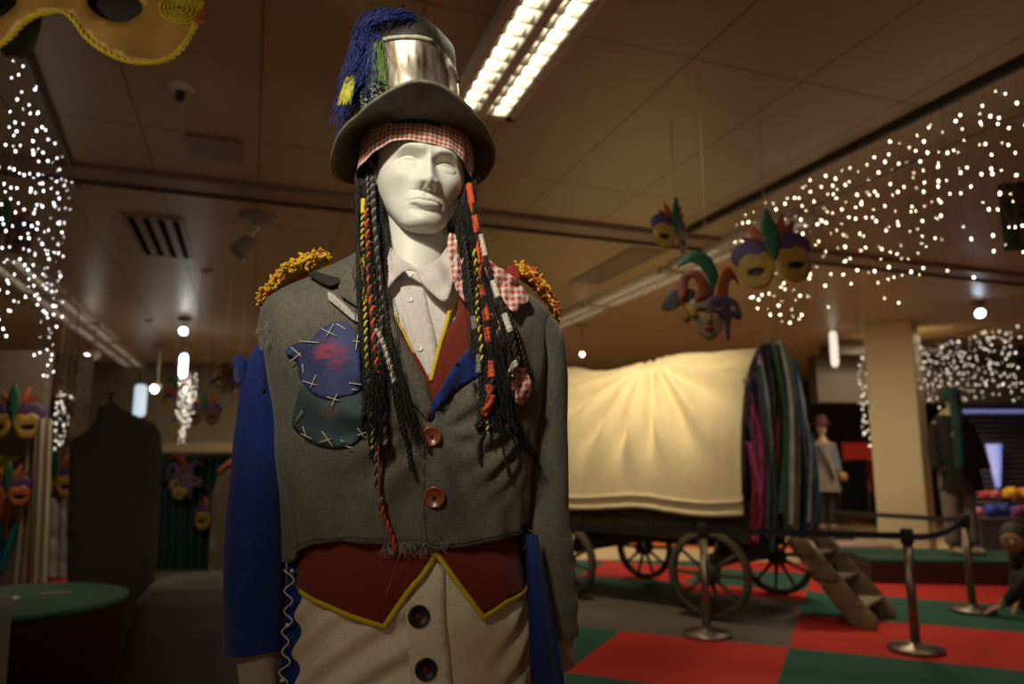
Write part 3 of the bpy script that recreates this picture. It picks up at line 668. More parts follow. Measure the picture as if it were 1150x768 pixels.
class Layer:
    def __init__(s, tab, n, base, wr): s.tab, s.n, s.base, s.wr = tab, n, base, wr
    def pos(s, th, z, off=0):
        t = s.tab; a, bf, bb, cx, cy = [interp(t, z, k) for k in (1, 2, 3, 4, 5)]
        x, y = sup(a, bf, bb, cx, cy, th, s.n, s.base+off+s.wr(th, z))
        return Vector((AX, AY, 0)) + ROT @ Vector((x, y, z))
    def inv(s, px, py, off=0):
        """(theta, z) where the sight line through a pixel meets this layer"""
        r = ray(px, py)
        def g(t):
            p = ORG+r*t; q = ROT.transposed() @ (p-Vector((AX, AY, 0)))
            tb = s.tab; a, bf, bb, cx, cy = [interp(tb, p.z, k) for k in (1, 2, 3, 4, 5)]
            x, y = q.x-cx, q.y-cy; b = (bf if y < 0 else bb)+s.base+off; a += s.base+off
            v = (abs(x/a)**s.n+abs(y/b)**s.n)**(1/s.n)-1
            return v, x/a, -y/b
        t = .85; prev = g(t)[0]; best = (prev, t)
        while t < 1.5:
            t += .01; v = g(t)[0]
            if v < best[0]: best = (v, t)
            if v < 0 and prev >= 0:
                lo, hi = t-.01, t
                for _ in range(14):
                    m = (lo+hi)/2
                    if g(m)[0] > 0: lo = m
                    else: hi = m
                t = hi; break
            prev = v
        else: t = best[1]
        v, sx, sy = g(t); p = ORG+r*t; e = s.n/2
        return atan2(math.copysign(abs(sx)**e, sx), math.copysign(abs(sy)**e, sy)), p.z
    def at(s, px, py, off=0):
        th, z = s.inv(px, py, off); return s.pos(th, z, off)
    def poly(s, pts): return [(th*.2, z) for th, z in (s.inv(*p) for p in pts)]
    def map(s, o=0): return lambda u, v, off: s.pos(u/.2, v, o+off)
LB = Layer(BODY, 2.3, 0, wr_none)
LS = Layer(BODY, 2.3, .006, wr_shirt)
LT = Layer(BODY, 2.3, .009, wr_trous)
LW = Layer(BODY, 2.3, .015, wr_none)
LJ = Layer(JACK, 2.3, 0, wr_jacket)

man = thing('mannequin', (AX, AY, 0), 'tall white-faced shop mannequin in a battered top hat, dreadlocks and torn grey jacket', 'mannequin')
m_skin = M('mannequin_paint', (.74, .73, .64), .5, var=.02, scale=8, spec=.45)
# ---------------- head
HC = Vector((-.168, 1.285, 1.761))
HR = Matrix.Rotation(radians(17), 3, 'Z') @ Matrix.Rotation(radians(4), 3, 'Y') @ Matrix.Rotation(radians(1), 3, 'X')
HEAD = [(-.128,.010,.058,-.046),(-.1255,.021,.073,-.036),(-.119,.030,.081,-.022),(-.109,.037,.083,-.002),(-.096,.045,.083,.022),(-.082,.0525,.0835,.042),(-.065,.0605,.083,.060),(-.04,.069,.083,.075),(-.01,.0735,.083,.092),(.03,.0755,.088,.102),(.06,.0745,.087,.103),(.085,.066,.076,.092),(.105,.048,.056,.068),(.118,.024,.028,.036),(.122,.002,.002,.004)]
def feat(x, z):
    ax = abs(x); d = 0
    # nose
    if -.075 < z < .034:
        t = max(0, min(1, (.014-z)/.050)); hgt = .0030+.0235*t**1.12
        if z < -.038: hgt = .0268*sqrt(max(0, 1-((z+.038)/.0185)**2))
        wd = .0050+.0062*t**1.5
        d += hgt*exp(-.6*(ax/wd)**2)*sst(.034, .008, z)
        d += .0085*exp(-((ax-.0140)/.0060)**2)*exp(-((z+.0430)/.0078)**2)
        d -= .0085*exp(-((ax-.0075)/.0034)**2)*exp(-((z+.0520)/.0036)**2)
    # brows
    bz = .0190+.006*sst(.008, .036, ax)-.011*sst(.036, .060, ax)
    d += .0060*exp(-((z-bz)/.0078)**2)*sst(.002, .016, ax)*sst(.068, .044, ax)
    # sockets
    d -= .0142*exp(-((ax-.0300)/.0200)**2)*exp(-((z-.0030)/.0130)**2)
    d -= .0055*exp(-((ax-.0165)/.0085)**2)*exp(-((z-.005)/.011)**2)
    # eyeball, lids
    e = 1-((ax-.0320)/.0180)**2-((z+.0005)/.0115)**2
    if e > 0: d += .0058*e**.8
    zu = .0005+.0054*max(0, 1-((ax-.0320)/.0165)**2); zl = -.0010-.0042*max(0, 1-((ax-.0330)/.0160)**2)
    lm = sst(.0140, .0190, ax)*sst(.0515, .0460, ax)
    d += .0013*exp(-((z-zu-.0006)/.0014)**2)*lm + .0010*exp(-((z-zl)/.0014)**2)*lm
    d -= .0016*exp(-((z-zu-.0050)/.0017)**2)*lm
    # cheeks
    d += .0060*exp(-((ax-.047)/.018)**2)*exp(-((z+.027)/.017)**2)
    d -= .0050*exp(-((ax-.043)/.014)**2)*exp(-((z+.072)/.022)**2)
    d -= .0014*exp(-((ax-.0215)/.007)**2)*exp(-((z+.056)/.012)**2)
    # muzzle, lips
    d += .0042*exp(-(ax/.026)**2)*exp(-((z+.075)/.020)**2)
    d -= .0020*exp(-(ax/.0034)**2)*exp(-((z+.0605)/.0055)**2)
    mz = -.0770-.0007*cos(min(ax, .024)/.012*pi)-.0012*sst(.012, .027, ax)
    cut = sst(.0290, .0180, ax)
    hu = .0106+.0014*exp(-((ax-.0065)/.004)**2)-.0050*sst(.006, .027, ax); hl = .0136-.0075*sst(.006, .026, ax)
    if z > mz:
        q = (z-mz)/hu; d += .0054*cut*(sqrt(max(0, 1-(2*min(q, 1)-1)**2))*.8+.2*sst(1.5, 0, q) if q < 1.5 else 0)
    else:
        q = (mz-z)/hl; d += .0060*cut*(sqrt(max(0, 1-(2*min(q, 1)-1)**2))*.85+.15*sst(1.6, 0, q) if q < 1.6 else 0)
    d -= .0016*exp(-((ax-.0275)/.004)**2)*exp(-((z-mz)/.0045)**2)
    d -= .0045*exp(-(ax/.019)**2)*exp(-((z+.0945)/.0058)**2)
    d += .0060*exp(-(ax/.018)**2)*exp(-((z+.111)/.012)**2)
    return d
def head_pt(th, z, off=0):
    a, f, b = [interp(HEAD, z, k) for k in (1, 2, 3)]
    s, c = sin(th), cos(th); n = 2.15-.13*sst(-.03, -.07, z); e = 2/n
    cyc = (b-f)/2; half = (f+b)/2          # section spans y from -f to b
    x = a*math.copysign(abs(s)**e, s)
    yy = math.copysign(abs(c)**e, c)
    y = cyc-half*yy if z < -.03 else (-f*yy if c > 0 else -b*yy)
    if -.06 < z <= -.03 or z < -.03:
        k = sst(-.03, -.075, z); y0 = (-f*yy if c > 0 else -b*yy); y = y0*(1-k)+(cyc-half*yy)*k
    mk = sst(.0, .45, c)
    y -= feat(x, z)*mk
    # crease under jaw softened; temples
    x *= 1-.05*exp(-((z-.012)/.02)**2)*exp(-((y+.055)/.03)**2)
    if off: y += -off*c; x += off*s
    return Vector((x, y, z))
def HW(p): return HC + HR @ Vector((p[0]*1.09, p[1], p[2]*(.93 if p[2] < 0 else 1.0)))
body = MB()
zs = []
z = -.128
while z < .1219:
    zs.append(z); z += .00115 if z < .04 else .004
zs.append(.122)
NT = 300
ths = []
for i in range(NT):
    t = -pi+2*pi*i/NT; ths.append(t-.62*sin(t))
vs = [HW(head_pt(t, z)) for z in zs for t in ths]
fs = [(j*NT+i, j*NT+(i+1) % NT, (j+1)*NT+(i+1) % NT, (j+1)*NT+i) for j in range(len(zs)-1) for i in range(NT)]
fs.append(tuple(range(NT))[::-1]); fs.append(tuple((len(zs)-1)*NT+i for i in range(NT)))
body.add(vs, fs, 0, True)
for sx in (-1, 1):      # ears
    ear = [HW((sx*(.072+.010*k[2]), .004+k[0], k[1])) for k in [(0, -.030, .3), (-.004, -.012, .6), (.006, .012, 1), (.020, .024, 1.3), (.030, .010, 1.2), (.024, -.010, .8), (.006, -.026, .4)]]
    body.tube(catmull(ear, 5), .0055, 8)
# neck and torso, limbs: one remeshed skin
def limb(mb, pts, rads, n=14, flat=1.0):
    cp = catmull([(*p, r) if False else p for p in pts], 6); rr = []
    k = 6
    for i in range(len(pts)-1):
        for q in range(k): rr.append(rads[i]+(rads[i+1]-rads[i])*q/k)
    rr.append(rads[-1]); mb.tube(cp, rr, n, flat=flat)
    mb.ellipsoid(pts[0], (rads[0],)*3, 12, 8); mb.ellipsoid(pts[-1], (rads[-1],)*3, 12, 8)
tb = MB()
tb.grid(lambda u, v: LB.pos(2*pi*u, .72+.80*v, -.006), 48, 50, closed_u=True)
# close ends
c0 = len(tb.v); tb.f.append(list(range(48))[::-1]); tb.m.append(0); tb.sm.append(True); tb.f.append([49*48+i for i in range(48)]); tb.m.append(0); tb.sm.append(True)
limb(tb, [(AX, AY-.002, 1.46), (AX+.001, AY-.002, 1.56), (AX+.002, AY+.002, 1.64), (AX, AY+.006, 1.70)], [.085, .062, .057, .060], 28)
def hand(mb, wrist, down, palmn, scale=1, curl=.35, side=1):
    """palm, five unequal bent fingers; 'down' = towards the fingertips, palmn = palm normal"""
    d = Vector(down).normalized(); pn = Vector(palmn).normalized(); sd = d.cross(pn)*side; W_ = Vector(wrist)
    R = Matrix((sd, d, pn)).transposed()
    mb.ellipsoid(W_+d*.045*scale, (.040*scale, .052*scale, .015*scale), 16, 12, R=R)
    for k, (o, L, r) in enumerate([(-.028, .072, .0085), (-.010, .082, .0088), (.009, .076, .0085), (.027, .060, .0075)]):
        b = W_+d*.078*scale+sd*o*scale; pts = [b-d*.02*scale, b]; dd = d.copy(); q = b.copy()
        for seg, f in ((0, .45), (1, .32), (2, .23)):
            dd = (dd+pn*curl*(.5+.4*seg)).normalized(); q = q+dd*L*f*scale; pts.append(q.copy())
        mb.tube(catmull(pts, 4), [r*scale*(1.05-.25*i/(len(pts)*4-4)) for i in range(4*(len(pts)-1)+1)], 8)
    b = W_+d*.022*scale-sd*.026*scale; dd = (d*.75-sd*.75+pn*.25).normalized()
    mb.tube(catmull([b, b+dd*.03*scale, b+dd*.052*scale+d*.006*scale, b+dd*.064*scale+d*.022*scale], 4), [.012*scale, .0115*scale, .011*scale, .0105*scale, .010*scale, .010*scale, .0098*scale, .0096*scale, .0094*scale, .009*scale, .0085*scale, .0075*scale, .006*scale], 8)
LARM = [P(312, 400, 1.275), P(288, 500, 1.262), P(285, 600, 1.255), P(289, 700, 1.245), P(292, 742, 1.24)]
RARM = [P(598, 385, 1.35), P(604, 480, 1.365), P(607, 570, 1.365), P(616, 650, 1.355), P(625, 712, 1.345)]
limb(tb, LARM, [.040, .036, .034, .029, .023], 14)
limb(tb, RARM, [.040, .036, .034, .029, .023], 14)
hand(tb, LARM[-1]+Vector((0, 0, .01)), (.02, 0, -1), (1, .2, 0), 1, .3, 1)
hand(tb, RARM[-1], (.12, 0, -1), (-1, .2, 0), .85, .3, -1)
for sx in (-1, 1):
    hx = AX+.012+sx*.095
    limb(tb, [(hx, AY+.005, .78), (hx+sx*.008, AY, .50), (hx+sx*.01, AY+.01, .40), (hx+sx*.012, AY+.02, .10), (hx+sx*.012, AY+.01, .05)], [.082, .055, .050, .036, .035], 16)
    limb(tb, [(hx+sx*.012, AY+.03, .04), (hx+sx*.02, AY-.14, .03)], [.035, .028], 12)
tb = remeshed(tb, .0055, 6)
body.add(tb.v, tb.f, 0, True)
body.build('body', m_skin, man)

# ---------------- shirt
m_shirt = M_weave('shirt_cotton', (.52, .47, .44), (.66, .60, .56), 500, fine=.25)
sh = MB(); sh.grid(lambda u, v: LS.pos(2*pi*u, 1.12+.43*v), 110, 70, closed_u=True, uvf=lambda u, v: (u*1.2, v*.43))
shirt = sh.build('shirt', m_shirt, man); shirt['label'] = 'off-white buttoned shirt with a soft collar'
def neckpt(th, z, r, dy=0):
    return Vector((AX+r*sin(th)+.001, AY-.001-r*.98*cos(th)+dy, z))
cl = MB()   # collar stand
cl.grid(lambda u, v: neckpt(radians(8)+(2*pi-radians(16))*u, 1.558+.034*v-.018*cos(radians(8)+(2*pi-radians(16))*u)*(1), .066-.002*v), 60, 6, uvf=lambda u, v: (u*.4, v*.04))
cl.build('collar_stand', m_shirt, shirt)
def flat_map(pts3, T=.0025):
    """map from pixel coords by inverse-distance of control points (px,py)->Y"""
    def f(u, v, off):
        ws = [(1/((u-a)**2+(v-b)**2+4)**1.5, Y) for a, b, Y in pts3]; Y = sum(w_*y for w_, y in ws)/sum(w_ for w_, y in ws)
        return P(u, v, Y-off)
    return f
for nm, poly, ctl in (('collar_leaf', [(431, 268), (437, 276), (452, 291), (466, 300), (469, 305), (458, 304), (450, 308), (441, 317), (433, 328), (429, 322), (428, 290)], [(431, 270, 1.25), (466, 301, 1.195), (433, 326, 1.188), (428, 300, 1.21), (450, 300, 1.196)]),
                      ('collar_leaf', [(508, 268), (513, 284), (512, 300), (508, 320), (500, 339), (487, 331), (476, 320), (467, 304), (478, 299), (492, 290), (502, 277)], [(508, 270, 1.27), (468, 303, 1.195), (500, 337, 1.180), (512, 300, 1.22), (488, 315, 1.185)])):
    b = MB(); b.sheet(closed_curve(poly, 3), flat_map(ctl), 3, .0022, uvs=1/650); b.build(nm, m_shirt, shirt)
b = MB(); b.sheet(LS.poly([(452, 318), (468, 304), (474, 318), (481, 350), (489, 385), (494, 420), (480, 425), (466, 392), (457, 355)]), LS.map(.0015), .008, .0018); b.build('placket', m_shirt, shirt)
m_pearl = M('pearl_button', (.75, .73, .70), .25)
def disc_frame(layer, px, py, off=0):
    c = layer.at(px, py, off); a = layer.at(px+3, py, off)-c; d = layer.at(px, py-3, off)-c
    a.normalize(); n = a.cross(d).normalized()
    if n.y > 0: n = -n
    d = n.cross(a).normalized(); m_ = Matrix((a, d, n)).transposed().to_4x4(); m_.translation = c; return m_
def button(layer, px, py, r, mat, parent, off=.002, matc=None, label=None, name='button', rim=1):
    F = disc_frame(layer, px, py, off); b = MB(); h = r*.32
    b.lathe([(r*.9, 0), (r, h*.3), (r, h*.75), (r*.92, h), (r*.80, h*.98), (r*.72, h*.62), (.0005, h*.58)], 28, F)
    for a in range(4):
        q = F @ Vector((r*.22*cos(a*pi/2+.6), r*.22*sin(a*pi/2+.6), h*.60)); b.ellipsoid(q, (r*.09,)*3, 8, 6, mi=1)
    for a in (0, 1):
        p0 = F @ Vector((r*.24*cos(a*pi/2+.6), r*.24*sin(a*pi/2+.6), h*.72)); p1 = F @ Vector((-r*.24*cos(a*pi/2+.6), -r*.24*sin(a*pi/2+.6), h*.72)); b.tube([p0, p1], r*.07, 6, mi=1)
    o = b.build(name, [mat, matc or M('button_hole', (.02, .015, .01))], parent)
    if label: o['label'] = label
    return o
button(LS, 460, 337, .0052, m_pearl, shirt, .004, M('shirt_thread', (.4, .36, .32))); button(LS, 471, 391, .0056, m_pearl, shirt, .004, MATS['shirt_thread'])

# ---------------- trousers
m_tr = M_weave('trouser_linen', (.66, .59, .46), (.84, .76, .62), 420, blot=(.58, .47, .28), fine=.4)
t = MB(); t.grid(lambda u, v: LT.pos(2*pi*u, .74+.42*v), 200, 120, closed_u=True, uvf=lambda u, v: (u*1.2, v*.42))
for sx in (-1, 1):
    hx = .012+sx*.092
    def leg(u, v, sx=sx, hx=hx):
        zz = .80*(1-v)+.09*v; r = interp([(.09, .062, 0), (.3, .07, 0), (.55, .083, 0), (.80, .092, 0)], zz, 1)+.003*sin(u*2*pi*3+zz*20)
        return Vector((AX, AY, 0))+ROT @ Vector((hx+sx*.01*v+r*sin(2*pi*u), r*1.1*cos(2*pi*u)+.01*v, zz))
    t.grid(leg, 40, 40, closed_u=True, uvf=lambda u, v: (u*.5, v*.7))
tr = t.build('trousers', m_tr, man); tr['label'] = 'stained cream linen trousers with a high buttoned waist'
b = MB(); b.sheet(LT.poly([(487, 626), (498, 640), (500, 700), (506, 768), (512, 840), (468, 840), (461, 768), (458, 720), (455, 682), (462, 660)]), LT.map(.001), .010, .003); b.build('fly_placket', m_tr, tr)
m_dkb = M('dark_button', (.015, .014, .016), .45); m_redth = M('red_thread', (.22, .02, .01))
for (x, y) in ((470, 692), (478, 751), (486, 815)): button(LT, x, y, .0165, m_dkb, tr, .0045, m_redth, 'dark round button with red thread')

# ---------------- waistcoat
m_wc = M_weave('waistcoat_red', (.13, .018, .010), (.18, .026, .014), 500, fine=.2); m_yel = M('yellow_braid', (.62, .46, .012), .7, bump=.4, bscale=500)
def ribbon(mb, layer, pts, width, off, mi=0, h=.0022):
    pp = [layer.pos(u/.2, v, off) for u, v in lin(layer.poly(pts), .004)]
    nn = []
    path = pp; n = len(path); vs = []; fs = []
    for i, p in enumerate(path):
        t_ = (path[min(i+1, n-1)]-path[max(i-1, 0)]).normalized(); up = (p-Vector((AX, AY+.03, p.z))).normalized(); s_ = t_.cross(up).normalized(); up = s_.cross(t_)
        for k in range(8):
            a = 2*pi*k/8; vs.append(p+s_*cos(a)*width/2+up*(sin(a)*h))
    for i in range(n-1):
        for k in range(8): k2 = (k+1) % 8; fs.append((i*8+k, i*8+k2, (i+1)*8+k2, (i+1)*8+k))
    fs.append(tuple(range(8))[::-1]); fs.append(tuple((n-1)*8+k for k in range(8)))
    mb.add(vs, fs, mi, True)
def lin(pts, step):
    out = []
    for a, b in zip(pts, pts[1:]):
        d = math.hypot(b[0]-a[0], b[1]-a[1]); k = max(1, int(d/step))
        for q in range(k): out.append((a[0]+(b[0]-a[0])*q/k, a[1]+(b[1]-a[1])*q/k))
    out.append(pts[-1]); return out
wl = [(339, 663), (370, 680), (432, 703), (460, 662), (489, 621)]; wr = [(489, 621), (515, 657), (541, 693), (566, 676), (591, 656)]
pl = LW.poly(wl+[(486, 540)]); pr = LW.poly(wr+[(590, 600), (486, 540)])
zl0 = LW.inv(330, 560)[1]
b = MB()
b.sheet([(-pi*.2, pl[0][1]), (-.42, pl[0][1]), (-.34, pl[0][1]+.002)]+pl+[(pl[-1][0], 1.34), (-pi*.2, 1.30)], LW.map(0), .010, .003)
b.sheet(pr[:5]+[(.34, pr[4][1]+.01), (pi*.2, pr[4][1]+.01), (pi*.2, 1.30), (pl[-1][0], 1.34)], LW.map(0), .010, .003)
# upper front with V opening
b.sheet(LW.poly([(510, 328), (548, 320), (556, 420), (520, 500), (486, 500), (482, 432), (496, 380)]), LW.map(0), .008, .003)
b.sheet(LW.poly([(441, 350), (466, 397), (484, 432), (486, 470), (440, 440), (430, 380)]), LW.map(0), .008, .003)
wc = b.build('waistcoat', m_wc, man); wc['label'] = 'dark red waistcoat edged with yellow braid'
for nm, pts, wd in (('yellow_trim', wl, .0085), ('yellow_trim', wr, .0085), ('yellow_trim', [(511, 330), (503, 352), (494, 385), (483, 428)], .0075), ('yellow_trim', [(443, 352), (454, 375), (466, 398)], .004)):
    b = MB(); ribbon(b, LW, pts, wd, .004); o = b.build(nm, m_yel, wc); o['label'] = 'yellow braid edging'

# ---------------- jacket
m_j = M_weave('jacket_wool', (.068, .063, .048), (.150, .138, .108), 520, fine=.6)
m_jd = M('jacket_gap_shadow', (.02, .018, .015), .95)
m_blue = M_weave('blue_cotton', (.008, .020, .125), (.016, .040, .215), 420, fine=.3)
hemL = [(324, 632), (334, 619), (348, 612), (380, 608), (430, 611), (455, 616), (474, 612), (490, 615)]
hemR = [(490, 618), (530, 612), (570, 604), (590, 597), (600, 604), (603, 611)]
b = MB()
up = 1.632
hl = LJ.poly(hemL); hr = LJ.poly(hemR)
openL = LJ.poly([(500, 600), (500, 520), (493, 482), (486, 455), (477, 425), (465, 402), (452, 379), (442, 353), (434, 330), (426, 300)])
b.sheet([(-pi*.2, hl[0][1]-.01), (-.40, hl[0][1]-.005)]+hl+openL+[(-.20, up-.03), (-.30, up), (-pi*.2, up+.01)], LJ.map(-.004), .0085, .0035)
openR = LJ.poly([(476, 600), (474, 570), (474, 520), (475, 492), (479, 476), (487, 463), (512, 442), (541, 421), (548, 405), (546, 380), (540, 330)])
b.sheet([(pi*.2, up+.01), (.30, up), (.22, up-.025)]+openR[::-1]+LJ.poly([(477, 610), (484, 617)])+hr+[(.42, hr[-1][1]), (pi*.2, hr[-1][1]-.01)], LJ.map(0), .0085, .0035)
jk = b.build('jacket', m_j, man); jk['label'] = 'torn cropped grey wool tailcoat jacket with two buttons'
m_wood = M('button_brown', (.22, .048, .018), .28, var=.4, scale=160, spec=.6)
button(LJ, 484.5, 490, .0158, m_wood, jk, .0045, None, 'red-brown round button'); button(LJ, 488, 558, .0172, m_wood, jk, .0045, None, 'red-brown round button')
# seam and pleat folds
def seam(mb, pts, r, off=.003, mi=0): mb.tube([LJ.pos(u/.2, v, off) for u, v in lin(LJ.poly(pts), .005)], r, 6, mi)
b = MB(); seam(b, [(477, 500), (477, 540), (476, 575), (478, 606), (486, 613), (520, 609), (560, 600), (588, 593)], .0007, .0042)
seam(b, [(330, 615), (350, 606), (400, 603), (450, 606), (470, 606)], .0007, -.0003)
o = b.build('stitching', M('dark_thread', (.035, .033, .028)), jk)
# frayed threads on the hem
m_fray = M('frayed_thread', (.30, .28, .22), .9); b = MB()
for k in range(150):
    t = random.random(); x = 430+t*75 if k < 105 else random.choice([random.uniform(588, 604), random.uniform(300, 318)])
    if x > 420 and x < 520: y = 609+random.uniform(-14, 6) if 480 < x < 506 else 613+random.uniform(-5, 4)
    elif x > 580: y = 596+random.uniform(-6, 12)
    else: x = random.uniform(289, 304); y = 370+random.uniform(-10, 22)
    p = LJ.at(x, y, .004); a = random.uniform(-1, 1); q = p+Vector((random.uniform(-.008, .008), -random.uniform(.001, .005), -random.uniform(.002, .012))); r_ = q+Vector((random.uniform(-.008, .008), 0, -random.uniform(0, .008)))
    b.tube(catmull([p, q, r_], 3), .00035, 4, cap=False)
b.tube(catmull([P(452, 612, 1.13), P(446, 630, 1.135), P(440, 648, 1.14), P(434, 668, 1.145)], 4), .0004, 4)
o = b.build('frayed_threads', m_fray, jk); o['kind'] = 'stuff'
# lapels
b = MB()
b.sheet(LJ.poly([(406, 282), (424, 296), (430, 345), (436, 372), (430, 368), (412, 352), (398, 342), (386, 334), (383, 326), (386, 316), (366, 314), (353, 306), (372, 296)]), LJ.map(.005), .007, .005)
b.build('collar', m_j, jk)
b = MB(); b.sheet(LJ.poly([(360, 303), (384, 313), (386, 319), (374, 323), (358, 314), (356, 307)]), LJ.map(.0085), .005, .003); b.build('tear', m_jd, jk)['label'] = 'dark torn hole by the collar'
b = MB(); b.sheet(LJ.poly([(426, 310), (438, 350), (450, 381), (463, 404), (476, 432), (485, 460), (481, 474), (462, 452), (444, 420), (430, 385)]), LJ.map(.003), .008, .0045); b.build('lapel', m_j, jk)
b = MB(); b.sheet(LJ.poly([(541, 376), (547, 395), (541, 420), (512, 440), (487, 462), (483, 474), (481, 462), (490, 442), (508, 412), (524, 393)]), LJ.map(.003), .006, .003); o = b.build('lapel_facing', m_blue, jk); o['label'] = 'turned-back blue lapel facing'
b = MB(); b.sheet(LJ.poly([(548, 312), (560, 318), (566, 350), (560, 392), (550, 410), (546, 402), (547, 385), (543, 345)]), LJ.map(.006), .008, .003); b.build('lapel', m_j, jk)
m_rag = M('frayed_cream_lining', (.42, .40, .36), .95, var=.35, scale=300)
for poly in ([(371, 328), (378, 331), (392, 345), (404, 358), (409, 365), (398, 360), (384, 348), (372, 337)], [(400, 352), (409, 356), (410, 364), (403, 362)]):
    b = MB(); b.sheet(LJ.poly(poly), LJ.map(.0075), .004, .002); b.build('rip', m_rag, jk)['label'] = 'frayed cream rip below the collar'
b = MB(); b.sheet(LJ.poly([(585, 590), (596, 586), (599, 593), (597, 602), (589, 603)]), LJ.map(.0045), .004, .001); b.build('tear', M('black_hole', (.006, .006, .006), .95), jk)
# patches, painted marks live in the cloth of the patch
def patch_mat(name, base, edge, mark, mscale, seed):
    m = M(name, base, .75, col2=edge, scale=22, detail=3); nt = m.node_tree; b_ = nt.nodes['Principled BSDF']
    src = b_.inputs['Base Color'].links[0].from_socket
    tc = nt.nodes.new('ShaderNodeTexCoord'); mp = nt.nodes.new('ShaderNodeMapping'); mp.inputs['Scale'].default_value = (mscale, mscale, mscale*2.3); mp.inputs['Location'].default_value = seed; nt.links.new(tc.outputs['Object'], mp.inputs[0])
    n = nt.nodes.new('ShaderNodeTexNoise'); n.inputs['Scale'].default_value = 1; n.inputs['Detail'].default_value = 6; nt.links.new(mp.outputs[0], n.inputs['Vector'])
    # restrict to a soft spot around the middle of the patch (UV space)
    sp = nt.nodes.new('ShaderNodeVectorMath'); sp.operation = 'DISTANCE'; nt.links.new(tc.outputs['UV'], sp.inputs[0]); 
    return m, nt, b_, src, n, sp
def finish_patch(pk, centre, r, mark):
    m, nt, b_, src, n, sp = pk; sp.inputs[1].default_value = (centre[0], centre[1], 0)
    mr = nt.nodes.new('ShaderNodeMapRange'); nt.links.new(sp.outputs['Value'], mr.inputs[0]); mr.inputs[1].default_value = r; mr.inputs[2].default_value = r*.2
    mr2 = nt.nodes.new('ShaderNodeMapRange'); nt.links.new(n.outputs['Fac'], mr2.inputs[0]); mr2.inputs[1].default_value = .42; mr2.inputs[2].default_value = .62
    mu = nt.nodes.new('ShaderNodeMath'); mu.operation = 'MULTIPLY'; nt.links.new(mr.outputs[0], mu.inputs[0]); nt.links.new(mr2.outputs[0], mu.inputs[1])
    mx = nt.nodes.new('ShaderNodeMix'); mx.data_type = 'RGBA'; nt.links.new(mu.outputs[0], mx.inputs[0]); nt.links.new(src, mx.inputs[6]); mx.inputs[7].default_value = (*mark, 1)
    nt.links.new(mx.outputs[2], b_.inputs['Base Color']); return m
p1 = [(362, 372), (378, 362), (392, 364), (402, 376), (406, 396), (407, 428), (404, 440), (388, 446), (378, 449), (366, 447), (354, 440), (342, 424), (338, 405), (326, 397), (336, 386), (352, 384)]
p2 = [(345, 432), (360, 440), (380, 442), (400, 432), (409, 445), (411, 468), (408, 488), (396, 500), (376, 502), (356, 498), (338, 486), (330, 476), (336, 450)]
P2 = LJ.poly(closed_curve(p2, 3)); P1 = LJ.poly(closed_curve(p1, 3))
c1 = LJ.poly([(373, 400)])[0]; c2 = LJ.poly([(375, 462)])[0]
mt2 = finish_patch(patch_mat('teal_patch', (.020, .040, .048), (.045, .085, .090), None, 55, (3, 1, 2)), c2, .018, (.20, .035, .02))
mt1 = finish_patch(patch_mat('blue_patch', (.012, .020, .085), (.040, .060, .18), None, 50, (0, 0, 0)), c1, .034, (.32, .03, .06))
b = MB(); b.sheet(P2, LJ.map(.0035), .006, .002); pa2 = b.build('patch', mt2, jk); pa2['label'] = 'teal patch with a red smudge'
b = MB(); b.sheet(P1, LJ.map(.006), .006, .002); pa1 = b.build('patch', mt1, jk); pa1['label'] = 'blue patch with red paint marks'
m_tw = M('cream_twine', (.56, .52, .42), .8)
def stitches(segs, parent):
    for grp in segs:
        b = MB()
        for (x0, y0, x1, y1) in grp:
            pp = [LJ.at(x0+(x1-x0)*q/4, y0+(y1-y0)*q/4, .0095+.0012*sin(pi*q/4)) for q in range(5)]; b.tube(pp, .0009, 6)
        b.build('twine_stitch', m_tw, parent)
stitches([[(361, 369, 377, 377), (374, 363, 366, 379)], [(377, 363, 388, 370)], [(335, 383, 359, 385)], [(327, 390, 339, 401), (338, 396, 326, 407)], [(340, 409, 342, 420)], [(341, 428, 358, 433), (356, 421, 350, 437)], [(396, 383, 406, 384), (402, 376, 400, 394)], [(392, 430, 406, 432)], [(369, 446, 383, 450), (380, 443, 375, 458)]], jk)
stitches([[(340, 461, 331, 473)], [(337, 487, 349, 493), (339, 479, 343, 491)], [(358, 497, 372, 492), (361, 484, 374, 502)], [(382, 494, 386, 497), (389, 501, 398, 503)], [(401, 489, 411, 485), (402, 481, 408, 491)], [(395, 437, 401, 438)]], jk)
# sleeve (image right), hangs from the jacket
def sleeve(name, path, rads, mat, parent, wr, n=44, rows=110, flat=1.0, thick=.003, label=None):
    P_ = catmull(path, 12)
    def f(u, v, off=0):
        t_ = v*(len(P_)-1); i = min(int(t_), len(P_)-2); p = P_[i].lerp(P_[i+1], t_-i); tt = (P_[i+1]-P_[i]).normalized()
        k = v*(len(rads)-1); j = min(int(k), len(rads)-2); s_ = k-j; s_ = s_*s_*(3-2*s_); r = rads[j]*(1-s_)+rads[j+1]*s_
        a = 2*pi*u; X = Vector((0, 1, 0)).cross(tt).normalized(); Y_ = tt.cross(X); r += wr(a, v)+off
        return p+(X*cos(a)+Y_*sin(a)*flat)*r
    b = MB(); b.grid(f, n, rows, closed_u=True, uvf=lambda u, v: (u*.3, v*.6)); b.grid(lambda u, v: f(1-u, v, -thick), n, rows, closed_u=True, uvf=lambda u, v: (u*.3, v*.6))
    # rim
    k0 = (rows-1)*n; 
    for i in range(n): i2 = (i+1) % n; b.f.append([k0+i, k0+i2, rows*n+k0+(n-i2) % n, rows*n+k0+(n-i) % n]); b.m.append(0); b.sm.append(True)
    o = b.build(name, mat, parent)
    if label: o['label'] = label
    return f
